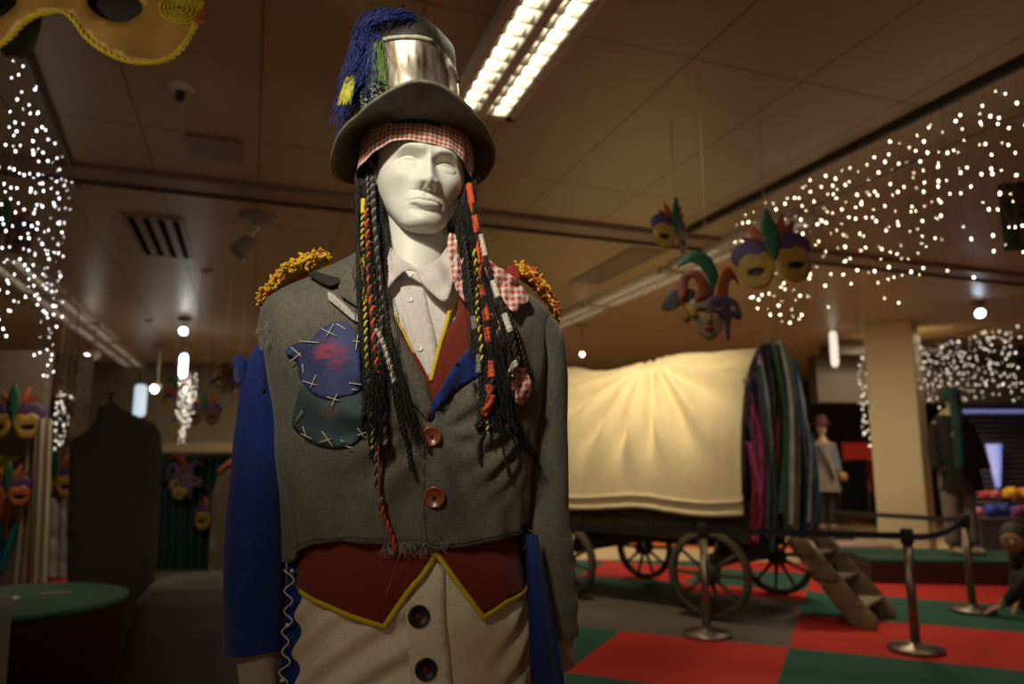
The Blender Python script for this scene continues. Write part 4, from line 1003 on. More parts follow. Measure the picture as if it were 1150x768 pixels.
wrg = lambda a, v: .0022*noise.noise(Vector((cos(a)*2, sin(a)*2, v*9)))+.0035*sst(.5, .75, v)*sin(v*75+2.0*sin(a+.8))*(.5+.5*sin(a))
sleeve('sleeve', [P(592, 352, 1.335), P(601, 400, 1.345), P(603, 480, 1.355), P(606, 570, 1.355), P(617, 650, 1.345), P(624, 716, 1.335)], [.040, .058, .058, .056, .052, .045, .041], m_j, jk, wrg, label='grey wool sleeve')
def wrb(a, v): return .0025*noise.noise(Vector((cos(a)*2.5, sin(a)*2.5, v*5)))+.0035*sin(a*9)*(1-v)**2*.6+.0022*sst(.5, 1, v)*sin(a*4+1)
bl = sleeve('blue_sleeve', [P(306, 383, 1.262), P(298, 420, 1.250), P(293, 480, 1.245), P(289, 560, 1.243), P(286, 640, 1.240), P(286, 730, 1.235)], [.016, .033, .039, .043, .047, .048, .047], m_blue, man, wrb, label='loose bright blue shirt sleeve')
b = MB(); b.sheet(closed_curve([(313, 378), (300, 386), (291, 396), (280, 405), (268, 398), (261, 402), (263, 420), (266, 429), (280, 433), (298, 440), (314, 420)], 3), lambda u, v, off: P(u, v, 1.222-off+.012*sin(u*.25)+.03*((u-292)/30)**2), 4, .003, uvs=1/650)
b.build('torn_cuff', m_blue, man)['label'] = 'torn blue cloth flap at the shoulder'
m_cuff = M_weave('cuff_cream', (.30, .26, .22), (.42, .37, .30), 400)
sleeve('shirt_cuff', [P(291, 700, 1.238), P(292, 740, 1.236), P(294, 800, 1.23)], [.034, .034, .028], m_cuff, man, lambda a, v: .001*sin(a*7+v*10))
sleeve('shirt_cuff', [P(622, 700, 1.342), P(627, 735, 1.34), P(631, 752, 1.338)], [.032, .030, .022], m_cuff, man, lambda a, v: .001*sin(a*7+v*10))
# coat tails
def tail(name, pts_top, pts_bot, y_top, y_bot, fold, label):
    def f(u, v):
        a = Vector((pts_top[0]*(1-u)+pts_top[1]*u, pts_top[2], 0)); c_ = Vector((pts_bot[0]*(1-u)+pts_bot[1]*u, pts_bot[2], 0)); q = a.lerp(c_, v)
        return P(q.x, q.y, y_top*(1-v)+y_bot*v+fold*sin(u*pi*2.6)*(.3+.7*v)+.012*u)
    b = MB(); b.grid(f, 24, 50, uvf=lambda u, v: (u*.2, v*.4)); b.grid(lambda u, v: f(1-u, v)+Vector((0, .003, 0)), 24, 50, uvf=lambda u, v: (u*.2, v*.4))
    o = b.build(name, m_blue, jk); o['label'] = label; return f
tf = tail('coat_tail', (324, 345, 612), (308, 349, 880), 1.215, 1.20, .0025, 'blue coat tail whipped with white twine')
tail('coat_tail', (590, 604, 600), (600, 655, 880), 1.25, 1.20, .014, 'blue coat tail hanging behind the hip')
b = MB(); b.grid(lambda u, v: P(332+u*(22-4*v), 610+270*v, 1.245+.02*u), 8, 20); b.grid(lambda u, v: P(354-u*22-4*v*(1-u), 610+270*v, 1.249), 8, 20); b.build('coat_tail', m_jd, jk)['label'] = 'black sheet filling the dark gap behind the coat tail'  # black sheet stands in for the shaded gap between tail and trousers
b = MB(); zz = []
for k in range(17):
    y = 640+k*11.5; x = (327 if k % 2 else 320)-(y-640)*.05+random.uniform(-1.5, 1.5); zz.append(P(x+(3 if k % 2 else 0), y, 1.205-.0003*k))
b.tube(catmull(zz, 4), .0013, 6); b.ellipsoid(P(328, 641, 1.204), (.0035, .003, .0035), 8, 6); b.ellipsoid(P(323, 702, 1.203), (.004, .003, .0035), 8, 6); b.ellipsoid(P(317, 764, 1.20), (.004, .003, .0035), 8, 6)
b.build('whip_stitch', m_tw, jk)['label'] = 'zigzag white twine down the tail edge'
b = MB()
for k in range(14):
    x = 291+random.uniform(-2, 14); p = P(x, 366+random.uniform(-2, 4), 1.228); q = p+Vector((random.uniform(-.008, .006), 0, -random.uniform(.01, .035))); b.tube([p, q+Vector((.002, 0, .01)), q], .0006, 5)
b.build('loose_threads', m_fray, jk)['kind'] = 'stuff'

# ---------------- epaulettes
m_ey = M('epaulette_yellow', (.62, .36, .010), .75, var=.3, scale=120); m_eo = M('epaulette_orange', (.50, .10, .010), .75); m_er = M('epaulette_red_felt', (.24, .02, .015), .9)
def epaulette(line, widths, label, n, red=0):
    root = None; b = MB()
    pts = resample(line, .002); N_ = len(pts)
    def base(u, v):
        i = min(int(u*(N_-1)), N_-1); wd = .020*sin(pi*min(1, max(0, u*.92+.04)))**.5+.004; a = pi*2*v
        return pts[i]+Vector((0, -wd*1.0*cos(a), wd*.45*sin(a)))
    b.grid(base, 30, 16, closed_v=True)
    core = b.build('epaulette', [M('epaulette_base', (.34, .17, .01), .9)], jk); core['label'] = label
    b = MB()
    for k in range(n):
        u = random.random(); v = random.uniform(-.12, .62); i = min(int(u*(N_-1)), N_-2); t_ = (pts[i+1]-pts[i]).normalized(); wd = .020*sin(pi*(u*.92+.04))**.5+.004; a = 2*pi*v
        o_ = pts[i]+Vector((0, -wd*cos(a), wd*.45*sin(a))); nrm = Vector((0, -cos(a), sin(a)*1.3)).normalized()
        d = (t_*random.uniform(-.5, 1.0)+Vector((0, random.uniform(-.6, .3), random.uniform(-.5, .4)))).normalized(); L = random.uniform(.008, .013)
        pth = [o_-nrm*.001, o_+nrm*.004+d*L*.25, o_+nrm*.0055+d*L*.6, o_+nrm*.003+d*L]
        b.tube(catmull(pth, 3), .0024, 6, mi=1 if random.random() < red else 0)
    f = b.build('fringe', [m_ey, m_eo], core); f['kind'] = 'stuff'
    return core
epaulette([P(292, 341, 1.262), P(310, 322, 1.268), P(333, 304, 1.275), P(356, 293, 1.285), P(366, 291, 1.29)], 0, 'left shoulder epaulette of looped golden-yellow fringe', 430, .10)
epaulette([P(578, 303, 1.315), P(595, 312, 1.325), P(610, 326, 1.335), P(621, 343, 1.34), P(627, 358, 1.345)], 0, 'right shoulder epaulette of looped yellow and orange fringe', 330, .32)
b = MB(); b.sheet(closed_curve([(570, 300), (580, 298), (584, 308), (582, 314), (572, 311)], 3), lambda u, v, o: P(u, v, 1.285-o), 3, .004); b.build('epaulette_button', m_er, jk)['label'] = 'red felt tab beside the epaulette'
# ---------------- bandana
m_ging = M_gingham('gingham', n=112)
def bandp(u, v, off=0):
    a = -pi+2*pi*u; c = cos(a); zt = .080+.004*c; zb = .030-.052*(1-c)/2*1.5 if c > -.4 else .030-.052*1.05; 
    zb = .032-.056*sst(1, -.35, c)**.8; z = zb+(zt-zb)*v
    h = head_pt(a, max(z, .01)); s_ = abs(sin(a)); o = .005+.017*s_**2*(1-v*.4)+.006*(1-c)/2+.0012*sin(a*17+v*3)+off
    return HW((h.x+sin(a)*o, h.y-cos(a)*o, z))+Vector((-.010, 0, 0))
b = MB(); b.grid(bandp, 160, 22, closed_u=True, uvf=lambda u, v: (u*.62, v*.062)); b.grid(lambda u, v: bandp(1-u, v, -.002), 160, 22, closed_u=True, uvf=lambda u, v: (u*.62, v*.062))
band = b.build('bandana', m_ging, man); band['label'] = 'red and white gingham bandana under the hat'
m_hair = M('dreadlock_black', (.012, .010, .008), .75, var=.5, scale=200, bump=.6, bscale=600)
m_hairb = M('dreadlock_brown', (.040, .026, .018), .8, var=.5, scale=200, bump=.6, bscale=600)
b = MB()   # matted hair under the bandana
def hairp(u, v):
    a = radians(84)+(2*pi-radians(168))*u; z = .045-.135*v; h = head_pt(a, max(z, -.05)); o = .006+.010*abs(sin(a*22))*.35+.004*noise.noise(Vector((a*9, z*50, 0)))
    return HW((h.x+sin(a)*o, h.y-cos(a)*o, z))
b.grid(hairp, 120, 30); b.build('hair_cap', m_hair, man)

# ---------------- top hat
HTR = Matrix.Rotation(radians(8), 3, 'Z') @ Matrix.Rotation(radians(-2), 3, 'Y')
HT = HC+Vector((-.013, .002, .074))
def HW2(p): return HT+HTR @ Vector(p)
m_hat = M('hat_leather', (.125, .120, .086), .6, var=.35, scale=26, bump=.35, bscale=90, spec=.35)
m_hatd = M('hat_dark', (.022, .020, .015), .6, var=.5, scale=22, bump=.5, bscale=80, spec=.35)
m_edge = M('hat_edge', (.17, .17, .115), .55, var=.3, scale=60)
def brimp(u, v, top=0):
    a = 2*pi*u; s_, c = sin(a), cos(a); r0x, r0y = .079, .100
    wdt = (.073+.004*sin(a*3+1))*(1-.12*max(0, -c)); rx = r0x+wdt*v*.96; ry = r0y+wdt*v*1.0; k = wdt*v
    z = -.004+k*.34*max(c, 0)-k*.12*max(-c, 0)-(.50*v**2.2*.073)*abs(s_)**1.5*(1.25 if s_ < 0 else .85)-.010*v*v*max(0, -c)
    z += .0035*v*sin(a*5+.6)+.0025*v*noise.noise(Vector((a*3, v*3, 4)))-.004*v*exp(-((a-5.55)/.10)**2)-.003*v*exp(-((a-.75)/.07)**2)
    return HW2((rx*s_, -ry*c, z+top))
b = MB(); b.grid(lambda u, v: brimp(u, v, .0015), 160, 24, closed_u=True); b.grid(lambda u, v: brimp(1-u, v, -.0015), 160, 24, closed_u=True)
hat = thing_part = None
CR = [(-.010,.080,.101),(.0,.082,.103),(.03,.083,.103),(.08,.085,.104),(.13,.087,.103),(.185,.089,.102),(.225,.083,.094),(.252,.066,.076),(.266,.042,.05),(.270,.004,.004)]
def crownp(u, z, off=0):
    a = 2*pi*u; rx, ry = interp(CR, z, 1)+off, interp(CR, z, 2)+off; d = .005*noise.noise(Vector((cos(a)*2, sin(a)*2, z*14)))*sst(.02, .12, z)
    lean = -.10*z
    return HW2(((rx+d)*sin(a)+lean*.5, -(ry+d)*cos(a)+.10*z, z-.019*cos(a)*sst(.16, .26, z)-.022*sin(a)*sst(.12, .25, z)))
cb = MB(); cb.grid(lambda u, v: crownp(u, -.01+.28*v), 96, 60, closed_u=True)
k = len(cb.v)-96; cb.f.append([k+i for i in range(96)]); cb.m.append(0); cb.sm.append(True)
hat = cb.build('top_hat', m_hatd, man); hat['label'] = 'battered olive-black top hat with metal plate and blue feathers'
b.build('brim', m_hat, hat)['label'] = 'wide drooping olive leather brim'
b = MB(); e = [brimp(i/120, 1.0) for i in range(120)]; b.tube(e+[e[0], e[1]], .0036, 8); b.build('brim_edge', m_edge, hat)['label'] = 'pale worn edge binding'
m_steel = bpy.data.materials.new('metal_reflection_bands'); m_steel.use_nodes = True; nt = m_steel.node_tree; pb = nt.nodes['Principled BSDF']
pb.inputs['Metallic'].default_value = .85; pb.inputs['Roughness'].default_value = .34
tc = nt.nodes.new('ShaderNodeTexCoord'); mp = nt.nodes.new('ShaderNodeMapping'); mp.inputs['Scale'].default_value = (7, 1.2, 1); n = nt.nodes.new('ShaderNodeTexNoise'); n.inputs['Scale'].default_value = 1.6; n.inputs['Detail'].default_value = 3
r = nt.nodes.new('ShaderNodeValToRGB'); nt.links.new(tc.outputs['UV'], mp.inputs[0]); nt.links.new(mp.outputs[0], n.inputs['Vector']); nt.links.new(n.outputs['Fac'], r.inputs[0])
cr_ = r.color_ramp; cr_.elements[0].position = .36; cr_.elements[0].color = (.20, .12, .07, 1); cr_.elements[1].position = .60; cr_.elements[1].color = (.72, .68, .56, 1); q = cr_.elements.new(.47); q.color = (.42, .36, .27, 1)  # brown and cream bands painted in for reflections along the plate
nt.links.new(r.outputs[0], pb.inputs['Base Color'])
b = MB()
def platep(u, v, off=.004): return crownp((-30+108*u)/360, .002+(.152-.024*max(0, u-.55)/.45)*v, off)
b.grid(platep, 60, 24); b.grid(lambda u, v: platep(1-u, v, .0015), 60, 24)
b.build('metal_plate', m_steel, hat)['label'] = 'curved shiny metal plate round the crown'
m_cream = M('cream_strip', (.50, .48, .40), .5, var=.3, scale=150)
b = MB(); b.tube([crownp((-30+54*i/12)/360, .153, .0055) for i in range(13)], .0042, 8); b.build('rolled_rim', m_cream, hat)
b = MB(); c_ = [crownp((48+22*i/6)/360, .126-.020*i/6, .007) for i in range(7)]; b.tube(c_, .0042, 8, flat=.6); b.tube([p+Vector((-.002, 0, .007)) for p in c_], .0030, 8); b.build('clip', m_cream, hat)['label'] = 'pale clip on the side of the metal plate'
# feathers
m_fb = M('feather_blue', (.010, .022, .16), .6, var=.6, scale=90); m_fy = M('feather_yellow', (.42, .40, .03), .7, var=.4, scale=90); m_fg = M('feather_green', (.10, .17, .03), .7, var=.4, scale=90); m_fk = M('feather_black', (.012, .012, .014), .6)
def plume(name, root, mat, specs, r=.0012):
    b = MB()
    for pts in specs: b.tube(catmull(pts, 5), [r*(1-.75*i/(5*(len(pts)-1))) for i in range(5*(len(pts)-1)+1)], 5)
    o = b.build(name, mat, root); o['kind'] = 'stuff'; return o
sp = []
for k in range(520):
    u0 = random.uniform(-112, -32) if random.random() < .8 else random.uniform(-32, 10); z0 = random.uniform(.10, .235) if u0 < -32 else random.uniform(.200, .235)
    du = -random.uniform(2, 22)*(1 if u0 > -70 else .3); L = random.uniform(.05, .12); o = random.uniform(.003, .024)
    z1 = max(.012 if u0 < -34 else .178, z0-L)
    zz = [z0+(z1-z0)*q/3 for q in range(4)]
    sp.append([crownp((u0+du*q/3*(1.6 if u0 > -34 else 1)+random.uniform(-1.2, 1.2))/360, zz[q], o*(.3+q/3)+(.050*q/3*(1-z1/.2) if u0 < -45 and z1 < .12 else 0)) for q in range(4)])
plume('feather_plume', hat, m_fb, sp)['label'] = 'deep blue feather plume over the left of the crown'
sp = []
for k in range(70):
    x = random.uniform(384, 396); sp.append([P(x+6, 88+random.uniform(-3, 3), 1.225), P(x+2, 96, 1.20), P(x+random.uniform(-3, 1), 106, 1.19), P(x-3+random.uniform(-3, 2), 116+random.uniform(-6, 3), 1.19)])
plume('feather_tip', hat, m_fy, sp, .0016)['label'] = 'yellow feather tips at the left of the brim'
sp = []
for k in range(120):
    u0 = random.uniform(-52, -30); z0 = random.uniform(.10, .155); sp.append([crownp(u0/360, z0, .008), crownp((u0+random.uniform(-4, 4))/360, z0-.03, .013), crownp((u0+random.uniform(-5, 5))/360, z0-.065, .009)])
plume('feather_tuft', hat, m_fg, sp, .0013)['label'] = 'green feather tuft left of the metal plate'
sp = []
for k in range(90):
    u0 = random.uniform(-66, -28); z0 = random.uniform(.035, .068); sp.append([crownp(u0/360, z0, .012), crownp((u0+random.uniform(-4, 4))/360, z0+random.uniform(-.008, .008), .022), crownp((u0+random.uniform(-7, 7))/360, z0+random.uniform(-.014, .008), .016)])
plume('feather_tuft', hat, m_fk, sp[:55], .0014)['label'] = 'black feather scraps at the foot of the crown'
plume('feather_tuft', hat, m_cream, sp[55:], .0011)['label'] = 'cream feather scraps at the foot of the crown'
sp = []
for k in range(50):
    u0 = random.uniform(84, 104); z0 = random.uniform(-.002, .06); sp.append([crownp(u0/360, z0, .003), crownp((u0+random.uniform(-4, 4))/360, z0+random.uniform(-.008, .008), .012), crownp((u0+random.uniform(-5, 5))/360, z0+random.uniform(-.014, .008), .008)])
plume('feather_tuft', hat, m_fk, sp, .0015)['label'] = 'black feather scraps right of the plate'
b = MB(); b.tube(catmull([P(474, 7, 1.33), P(497, 6, 1.33), P(514, 14, 1.33), P(518, 26, 1.33), P(512, 40, 1.33), P(504, 46, 1.33)], 6), .0009, 6); b.build('wire_loop', m_hairb, hat)['label'] = 'thin wire loop above the crown'

# ---------------- dreadlocks
def D(px, py, lift=.012, Yt=None):
    if py >= 318: return LJ.at(px, py, lift)
    yj = LJ.at(px, 322, lift).y
    if Yt is None: Yt = 1.225
    k = max(0, min(1, (py-215)/105)); return P(px, py, Yt*(1-k)+yj*k+max(0, 212-py)*.0021)
m_oy = M('yarn_yellow', (.62, .50, .02), .8); m_or = M('yarn_orange', (.60, .085, .018), .8, var=.2, scale=200, bump=.4, bscale=500); m_gr = M('yarn_grey', (.20, .18, .17), .9, var=.5, scale=200); m_cr = M('yarn_cream', (.55, .52, .42), .85, var=.3, scale=200)
m_drk = M('cord_rust', (.30, .045, .015), .8, var=.3, scale=150)
def dread(path, r, mats, label=None, strands=2, turns=55, wraps=(), name='dreadlock', lift=.012, Yt=None, taper=False):
    pts = [D(*(list(p)+[lift])[:3], Yt) for p in path]
    b = MB(); ml = list(mats); b.rope(pts, r, strands, turns, 6, list(range(len(ml)))*4)
    o = b.build(name, ml, man)
    if label: o['label'] = label
    if wraps:
        rs = resample(pts, .002); n = len(rs)
        for (a, c_, m_) in wraps:
            seg = rs[int(a*(n-1)):max(int(c_*(n-1)), int(a*(n-1))+3)]; w_ = MB(); rr = [r*(1.12+.12*sin(i*1.6)) for i in range(len(seg))]; w_.tube(seg, rr, 10); w_.build('yarn_wrap', m_, o)
    return o
H, B_, Yl, Or, Gy, Cr = m_hair, m_hairb, m_oy, m_or, m_gr, m_cr
# behind: black locks left
for k in range(8):
    x = 400+k*2.8; j = lambda s_: random.uniform(-s_, s_)
    dread([(x+4+j(1), 168), (x+1+j(1), 200), (x+j(2), 250), (x+3+j(2), 310), (x+7+j(3), 370), (x+9+j(4), 430), (x+8+j(6), 490+j(25))], .0042, [H, B_ if k % 3 == 0 else H], lift=.009+.001*(k % 3), turns=60, Yt=1.235)
dread([(408, 224), (407, 280), (409, 320), (411, 355), (412, 395), (415, 430), (418, 450), (419, 470)], .0038, [Yl, H], 'yellow and black twisted yarn dreadlock', turns=75, lift=.020, Yt=1.215, wraps=[(0, .08, Yl), (.3, .52, Yl)])
dread([(411, 228), (413, 270), (414, 310), (418, 345), (421, 390), (424, 420)], .0048, [Or, B_], 'orange and black twisted dreadlock', turns=45, lift=.020, Yt=1.215)
dread([(424, 405), (428, 450), (427, 500), (428, 540), (428, 560)], .0030, [m_drk], 'long rust-red cord', strands=1, turns=1, lift=.014, name='cord')
dread([(428, 558), (430, 575), (436, 592), (441, 606), (445, 620)], .0042, [Or, m_drk], 'orange end of the long cord with a cream binding', strands=2, turns=40, lift=.010, name='cord', wraps=[(0, .12, Gy)])
dread([(419, 172), (418, 200), (420, 240), (424, 285), (429, 330), (428, 375), (425, 410), (430, 460), (434, 500)], .0046, [Gy, H, B_], 'grey and black braided dreadlock', strands=3, turns=50, lift=.016, Yt=1.222)
dread([(413, 175), (413, 205), (415, 260), (419, 300), (422, 350), (424, 395), (421, 440), (423, 500), (424, 548)], .0034, [H, Gy], None, turns=60, lift=.014)
dread([(424, 370), (431, 388), (437, 408), (443, 430)], .0050, [Cr, Gy], 'cream-bound dreadlock tip', turns=90, lift=.020)
dread([(424, 290), (433, 345), (440, 390), (450, 425), (461, 460), (474, 490), (482, 505)], .0040, [H, B_], lift=.012)
dread([(428, 330), (434, 380), (441, 430), (449, 470), (458, 505), (462, 530)], .0036, [H, H], lift=.012)
dread([(418, 400), (419, 440), (421, 475), (419, 505)], .0030, [H, Yl], 'thin black and yellow twist', lift=.016, turns=80)
for x in (419, 422, 425, 428):
    dread([(x, 214), (x+1, 245), (x+3, 275), (x+3, 305), (x+2, 340), (x-2, 380)], .0046, [H, B_ if x == 422 else H], lift=.004, Yt=1.262)
# right-hand locks
for k in range(8):
    x = 516+k*2.4; j = lambda s_: random.uniform(-s_, s_)
    dread([(x-3+j(1), 165), (x+j(1), 192), (x+j(2), 225), (x-4+j(3), 262), (x+4+j(3), 305), (x+12+j(4), 350), (x+20+j(5), 395), (x+24+j(6), 440), (x+26+j(8), 480)], .0042, [H, B_ if k % 2 else H], lift=.010+.002*(k % 4), Yt=1.262)
dread([(527, 208), (530, 228), (534, 250), (537, 275), (540, 300), (542, 325), (545, 350), (547, 372)], .0056, [Or, H], 'orange and black wrapped dreadlock on the right', turns=22, lift=.026, Yt=1.25, wraps=[(0, .16, Or), (.24, .36, Or), (.46, .56, Or), (.70, .78, Or), (.88, .96, Or)])
dread([(545, 365), (549, 385), (553, 402), (553, 425), (551, 445), (549, 462)], .0056, [B_, H], 'orange-wrapped dreadlock tip over the blue facing', turns=30, lift=.026, wraps=[(.05, .22, Or), (.42, .62, Or), (.80, 1, Or)])
dread([(550, 432), (549, 450), (548, 466)], .0060, [Or, m_drk], None, turns=25, lift=.028)
dread([(549, 462), (550, 475), (547, 487)], .0030, [H, Yl], None, turns=90, lift=.020)
dread([(534, 245), (540, 268), (546, 292), (554, 318), (561, 342), (569, 368), (577, 388), (580, 404)], .0050, [H, B_], 'black dreadlock bound with cream thread', turns=40, lift=.030, Yt=1.258, wraps=[(.14, .30, Cr), (.46, .60, Cr), (.72, .84, Cr)])
dread([(582, 396), (578, 410), (572, 422)], .0062, [Cr, Cr, H], 'cream-bound dreadlock knot', strands=3, turns=30, lift=.026)
dread([(560, 335), (572, 360), (582, 385), (588, 402), (586, 412)], .0048, [H, B_], lift=.018)
dread([(521, 265), (526, 300), (530, 340), (533, 372), (538, 395), (541, 420)], .0044, [B_, H], lift=.022, wraps=[(.62, .72, Gy), (.88, 1, Gy)])
dread([(532, 280), (536, 315), (536, 350), (540, 385), (543, 410)], .0040, [H, Yl], 'black and yellow twisted dreadlock on the right', lift=.024, turns=60)
for i, pth in enumerate([[(556, 400), (560, 440), (572, 475), (590, 500), (612, 520)], [(566, 410), (572, 440), (578, 468), (592, 494), (608, 514)], [(556, 440), (566, 470), (577, 500), (585, 530)], [(548, 445), (547, 480), (540, 500), (538, 520)], [(560, 440), (562, 470), (566, 500), (570, 535)], [(536, 430), (541, 460), (536, 482)]]):
    dread(pth, [.0034, .0026, .0026, .0024, .0022, .003][i], [H, H], turns=50, lift=.010)
for k in range(7):
    x = 540+k*5.5
    dread([(x-8, 330+random.uniform(0, 20)), (x, 370), (x+3+random.uniform(-3, 3), 410), (x+2, 450), (x+4+random.uniform(-5, 5), 470+random.uniform(-15, 18))], .0042, [H, B_], lift=.014+.003*(k % 3))
def fuzz(spine, wid, n, lift, name='loose_hair', Yt=None):
    b = MB(); sp_ = [D(*q, lift, Yt) for q in spine]; rs = resample(sp_, .01); N_ = len(rs)
    for k in range(n):
        i0 = random.randint(0, max(0, N_-10)); L_ = random.randint(6, 16); o = Vector((random.gauss(0, wid), random.uniform(-.012, .004), 0)); pts = []
        for q in range(0, L_, 2):
            i = min(i0+q, N_-1); o = o+Vector((random.gauss(0, .0022), random.gauss(0, .0012), 0)); pts.append(rs[i]+o)
            if i == N_-1: break
        if len(pts) > 2: b.tube(catmull(pts, 3), .0005, 4, cap=False)
    o_ = b.build(name, m_hair, man); o_['kind'] = 'stuff'
fuzz([(412, 205), (412, 270), (415, 330), (421, 400), (424, 470), (428, 520)], .008, 330, .014, Yt=1.23)
fuzz([(430, 330), (440, 400), (452, 450), (466, 500)], .006, 90, .012)
fuzz([(520, 195), (522, 250), (532, 310), (546, 370), (556, 430), (562, 490)], .010, 380, .018, Yt=1.26)
fuzz([(556, 420), (570, 460), (592, 505)], .006, 80, .010)
# ---------------- gingham scarf over the shoulder
m_ging2 = M_gingham('gingham_scarf', red=(.46, .05, .045), white=(.66, .58, .50), n=80)
def scarf(poly, lift, label, amp=.004, ph=0):
    b = MB(); b.sheet(closed_curve(poly, 3), lambda u, v, o: D(u, v, lift, 1.27)+Vector((0, -o-amp*sin(u*.35+v*.2+ph), 0)), 4, .0022, uvs=1/600)
    o = b.build('scarf', m_ging2, man); o['label'] = label; return o
scarf([(505, 262), (514, 266), (518, 282), (524, 300), (524, 320), (526, 338), (518, 334), (510, 318), (506, 298), (502, 280)], .010, 'gingham scarf twisted beside the shirt collar', .005)
scarf([(546, 292), (560, 300), (574, 309), (584, 318), (596, 333), (592, 340), (584, 344), (578, 352), (571, 348), (562, 334), (553, 318), (545, 306)], .022, 'gingham scarf corner on the shoulder', .004, 1)
scarf([(540, 340), (556, 352), (566, 372), (568, 395), (562, 410), (552, 404), (545, 380), (540, 362)], .012, 'gingham scarf fold behind the dreadlocks', .005, 2)
scarf([(577, 410), (588, 410), (594, 424), (597, 436), (594, 446), (588, 455), (580, 452), (575, 440), (573, 424)], .014, 'hanging gingham scarf end', .004, 3)
# ================================================================== MASKS
mc = {'gold': M('mask_gold', (.27, .155, .02), .55, var=.25, scale=14), 'purple': M('mask_purple', (.06, .022, .10), .6, var=.2, scale=14), 'green': M('mask_green', (.008, .075, .04), .6, var=.2), 'red': M('mask_red', (.16, .028, .012), .6, var=.25), 'orange': M('mask_orange', (.30, .075, .015), .6), 'black': M('mask_black', (.02, .018, .02), .6), 'face': M('mask_face', (.24, .18, .10), .6), 'lips': M('mask_lips', (.22, .03, .02), .5), 'violet': M('mask_violet', (.08, .055, .12), .6), 'yellow': M('mask_yellow', (.58, .46, .03), .7, bump=.4, bscale=300), 'brown': M('mask_brown', (.10, .04, .02), .7), 'string': M('mask_string', (.5, .45, .35), .6), 'ltgreen': M('mask_grey_green', (.07, .09, .06), .6)}
def ell(cx, cy, rx, ry, n=18, a0=0): return [(cx+rx*cos(2*pi*i/n+a0), cy+ry*sin(2*pi*i/n+a0)) for i in range(n)]
def leaf(ang, L_, w_, cx=0, cy=0):
    s_, c = sin(ang), cos(ang); o = []
    for t_, k in [(0, .25), (.25, .8), (.5, 1), (.75, .7), (1, 0), (.75, -.7), (.5, -1), (.25, -.8), (0, -.25)]: o.append((cx+s_*L_*t_+c*k*w_/2, cy+c*L_*t_-s_*k*w_/2))
    return o
def mask_frame(c, scale, yaw, roll=0, bend=.5, tilt=0):
    R = Matrix.Rotation(yaw, 3, 'Z') @ Matrix.Rotation(tilt, 3, 'X') @ Matrix.Rotation(roll, 3, 'Y')
    def mp(u, v, off, z=0): return Vector(c)+R @ Vector((u*scale, (bend*u*u)*scale-off-z, v*scale))
    return mp
def hang(t, mp, u=0, v=.5, top=CZ):
    p = mp(u, v, 0); b = MB(); b.tube([p, Vector((p.x, p.y, top))], .0022, 5); b.build('string', mc['string'], t)
def butterfly(c, scale, yaw, label, group=None, roll=0, string=True, res=.05, lower='gold', upper='purple', name='carnival_mask', simple=False, tilt=0, top=CZ):
    mp = mask_frame(c, scale, yaw, roll, tilt=tilt); t = thing(name, tuple(c), label, 'mask', group); th = .004*max(1, scale*2)
    def part(nm, poly, mat, z, holes=(), k=3): b = MB(); b.sheet(closed_curve(poly, k) if k else poly, lambda u, v, off: mp(u, v, off, z), res, th, holes=holes); return b.build(nm, mat, t)
    for a, L_, m_ in ((-.85, .50, 'red'), (-.50, .56, 'orange'), (.42, .62, 'orange'), (.72, .60, 'red'), (1.0, .48, 'red')): part('feather', leaf(a, L_, .17, 0, .08), mc[m_], -.003)
    part('feather', leaf(0, .74, .23, 0, .0), mc['green'], .012)
    for s_ in (-1, 1): part('brow', ell(s_*.31, .14, .24, .20, 10), mc[upper], .004)
    for s_ in (-1, 1):
        eye = ell(s_*.27, -.14, .115, .055, 12)
        part('mask_lobe', [(s_*x, y) for x, y in [(.02, .02), (.10, .12), (.22, .10), (.32, .14), (.44, .08), (.50, -.06), (.46, -.24), (.34, -.36), (.20, -.38), (.09, -.28), (.03, -.14)]], mc[lower], .009, holes=[eye])
        b = MB(); b.sheet(ell(s_*.27, -.14, .14, .08, 12), lambda u, v, off: mp(u, v, off, .0), res, th*.6); b.build('eye_backing', mc['black'], t)
    if string: hang(t, mp, 0, .70, top)
    return t
butterfly(P(870, 291, 3.4), .345, radians(-8), 'larger gold and purple feathered mask hanging before the fairy lights', None, radians(-8))
butterfly(P(757, 262, 3.6), .26, radians(38), 'narrow gold and purple feathered mask hanging left of the fairy lights', None, radians(3))
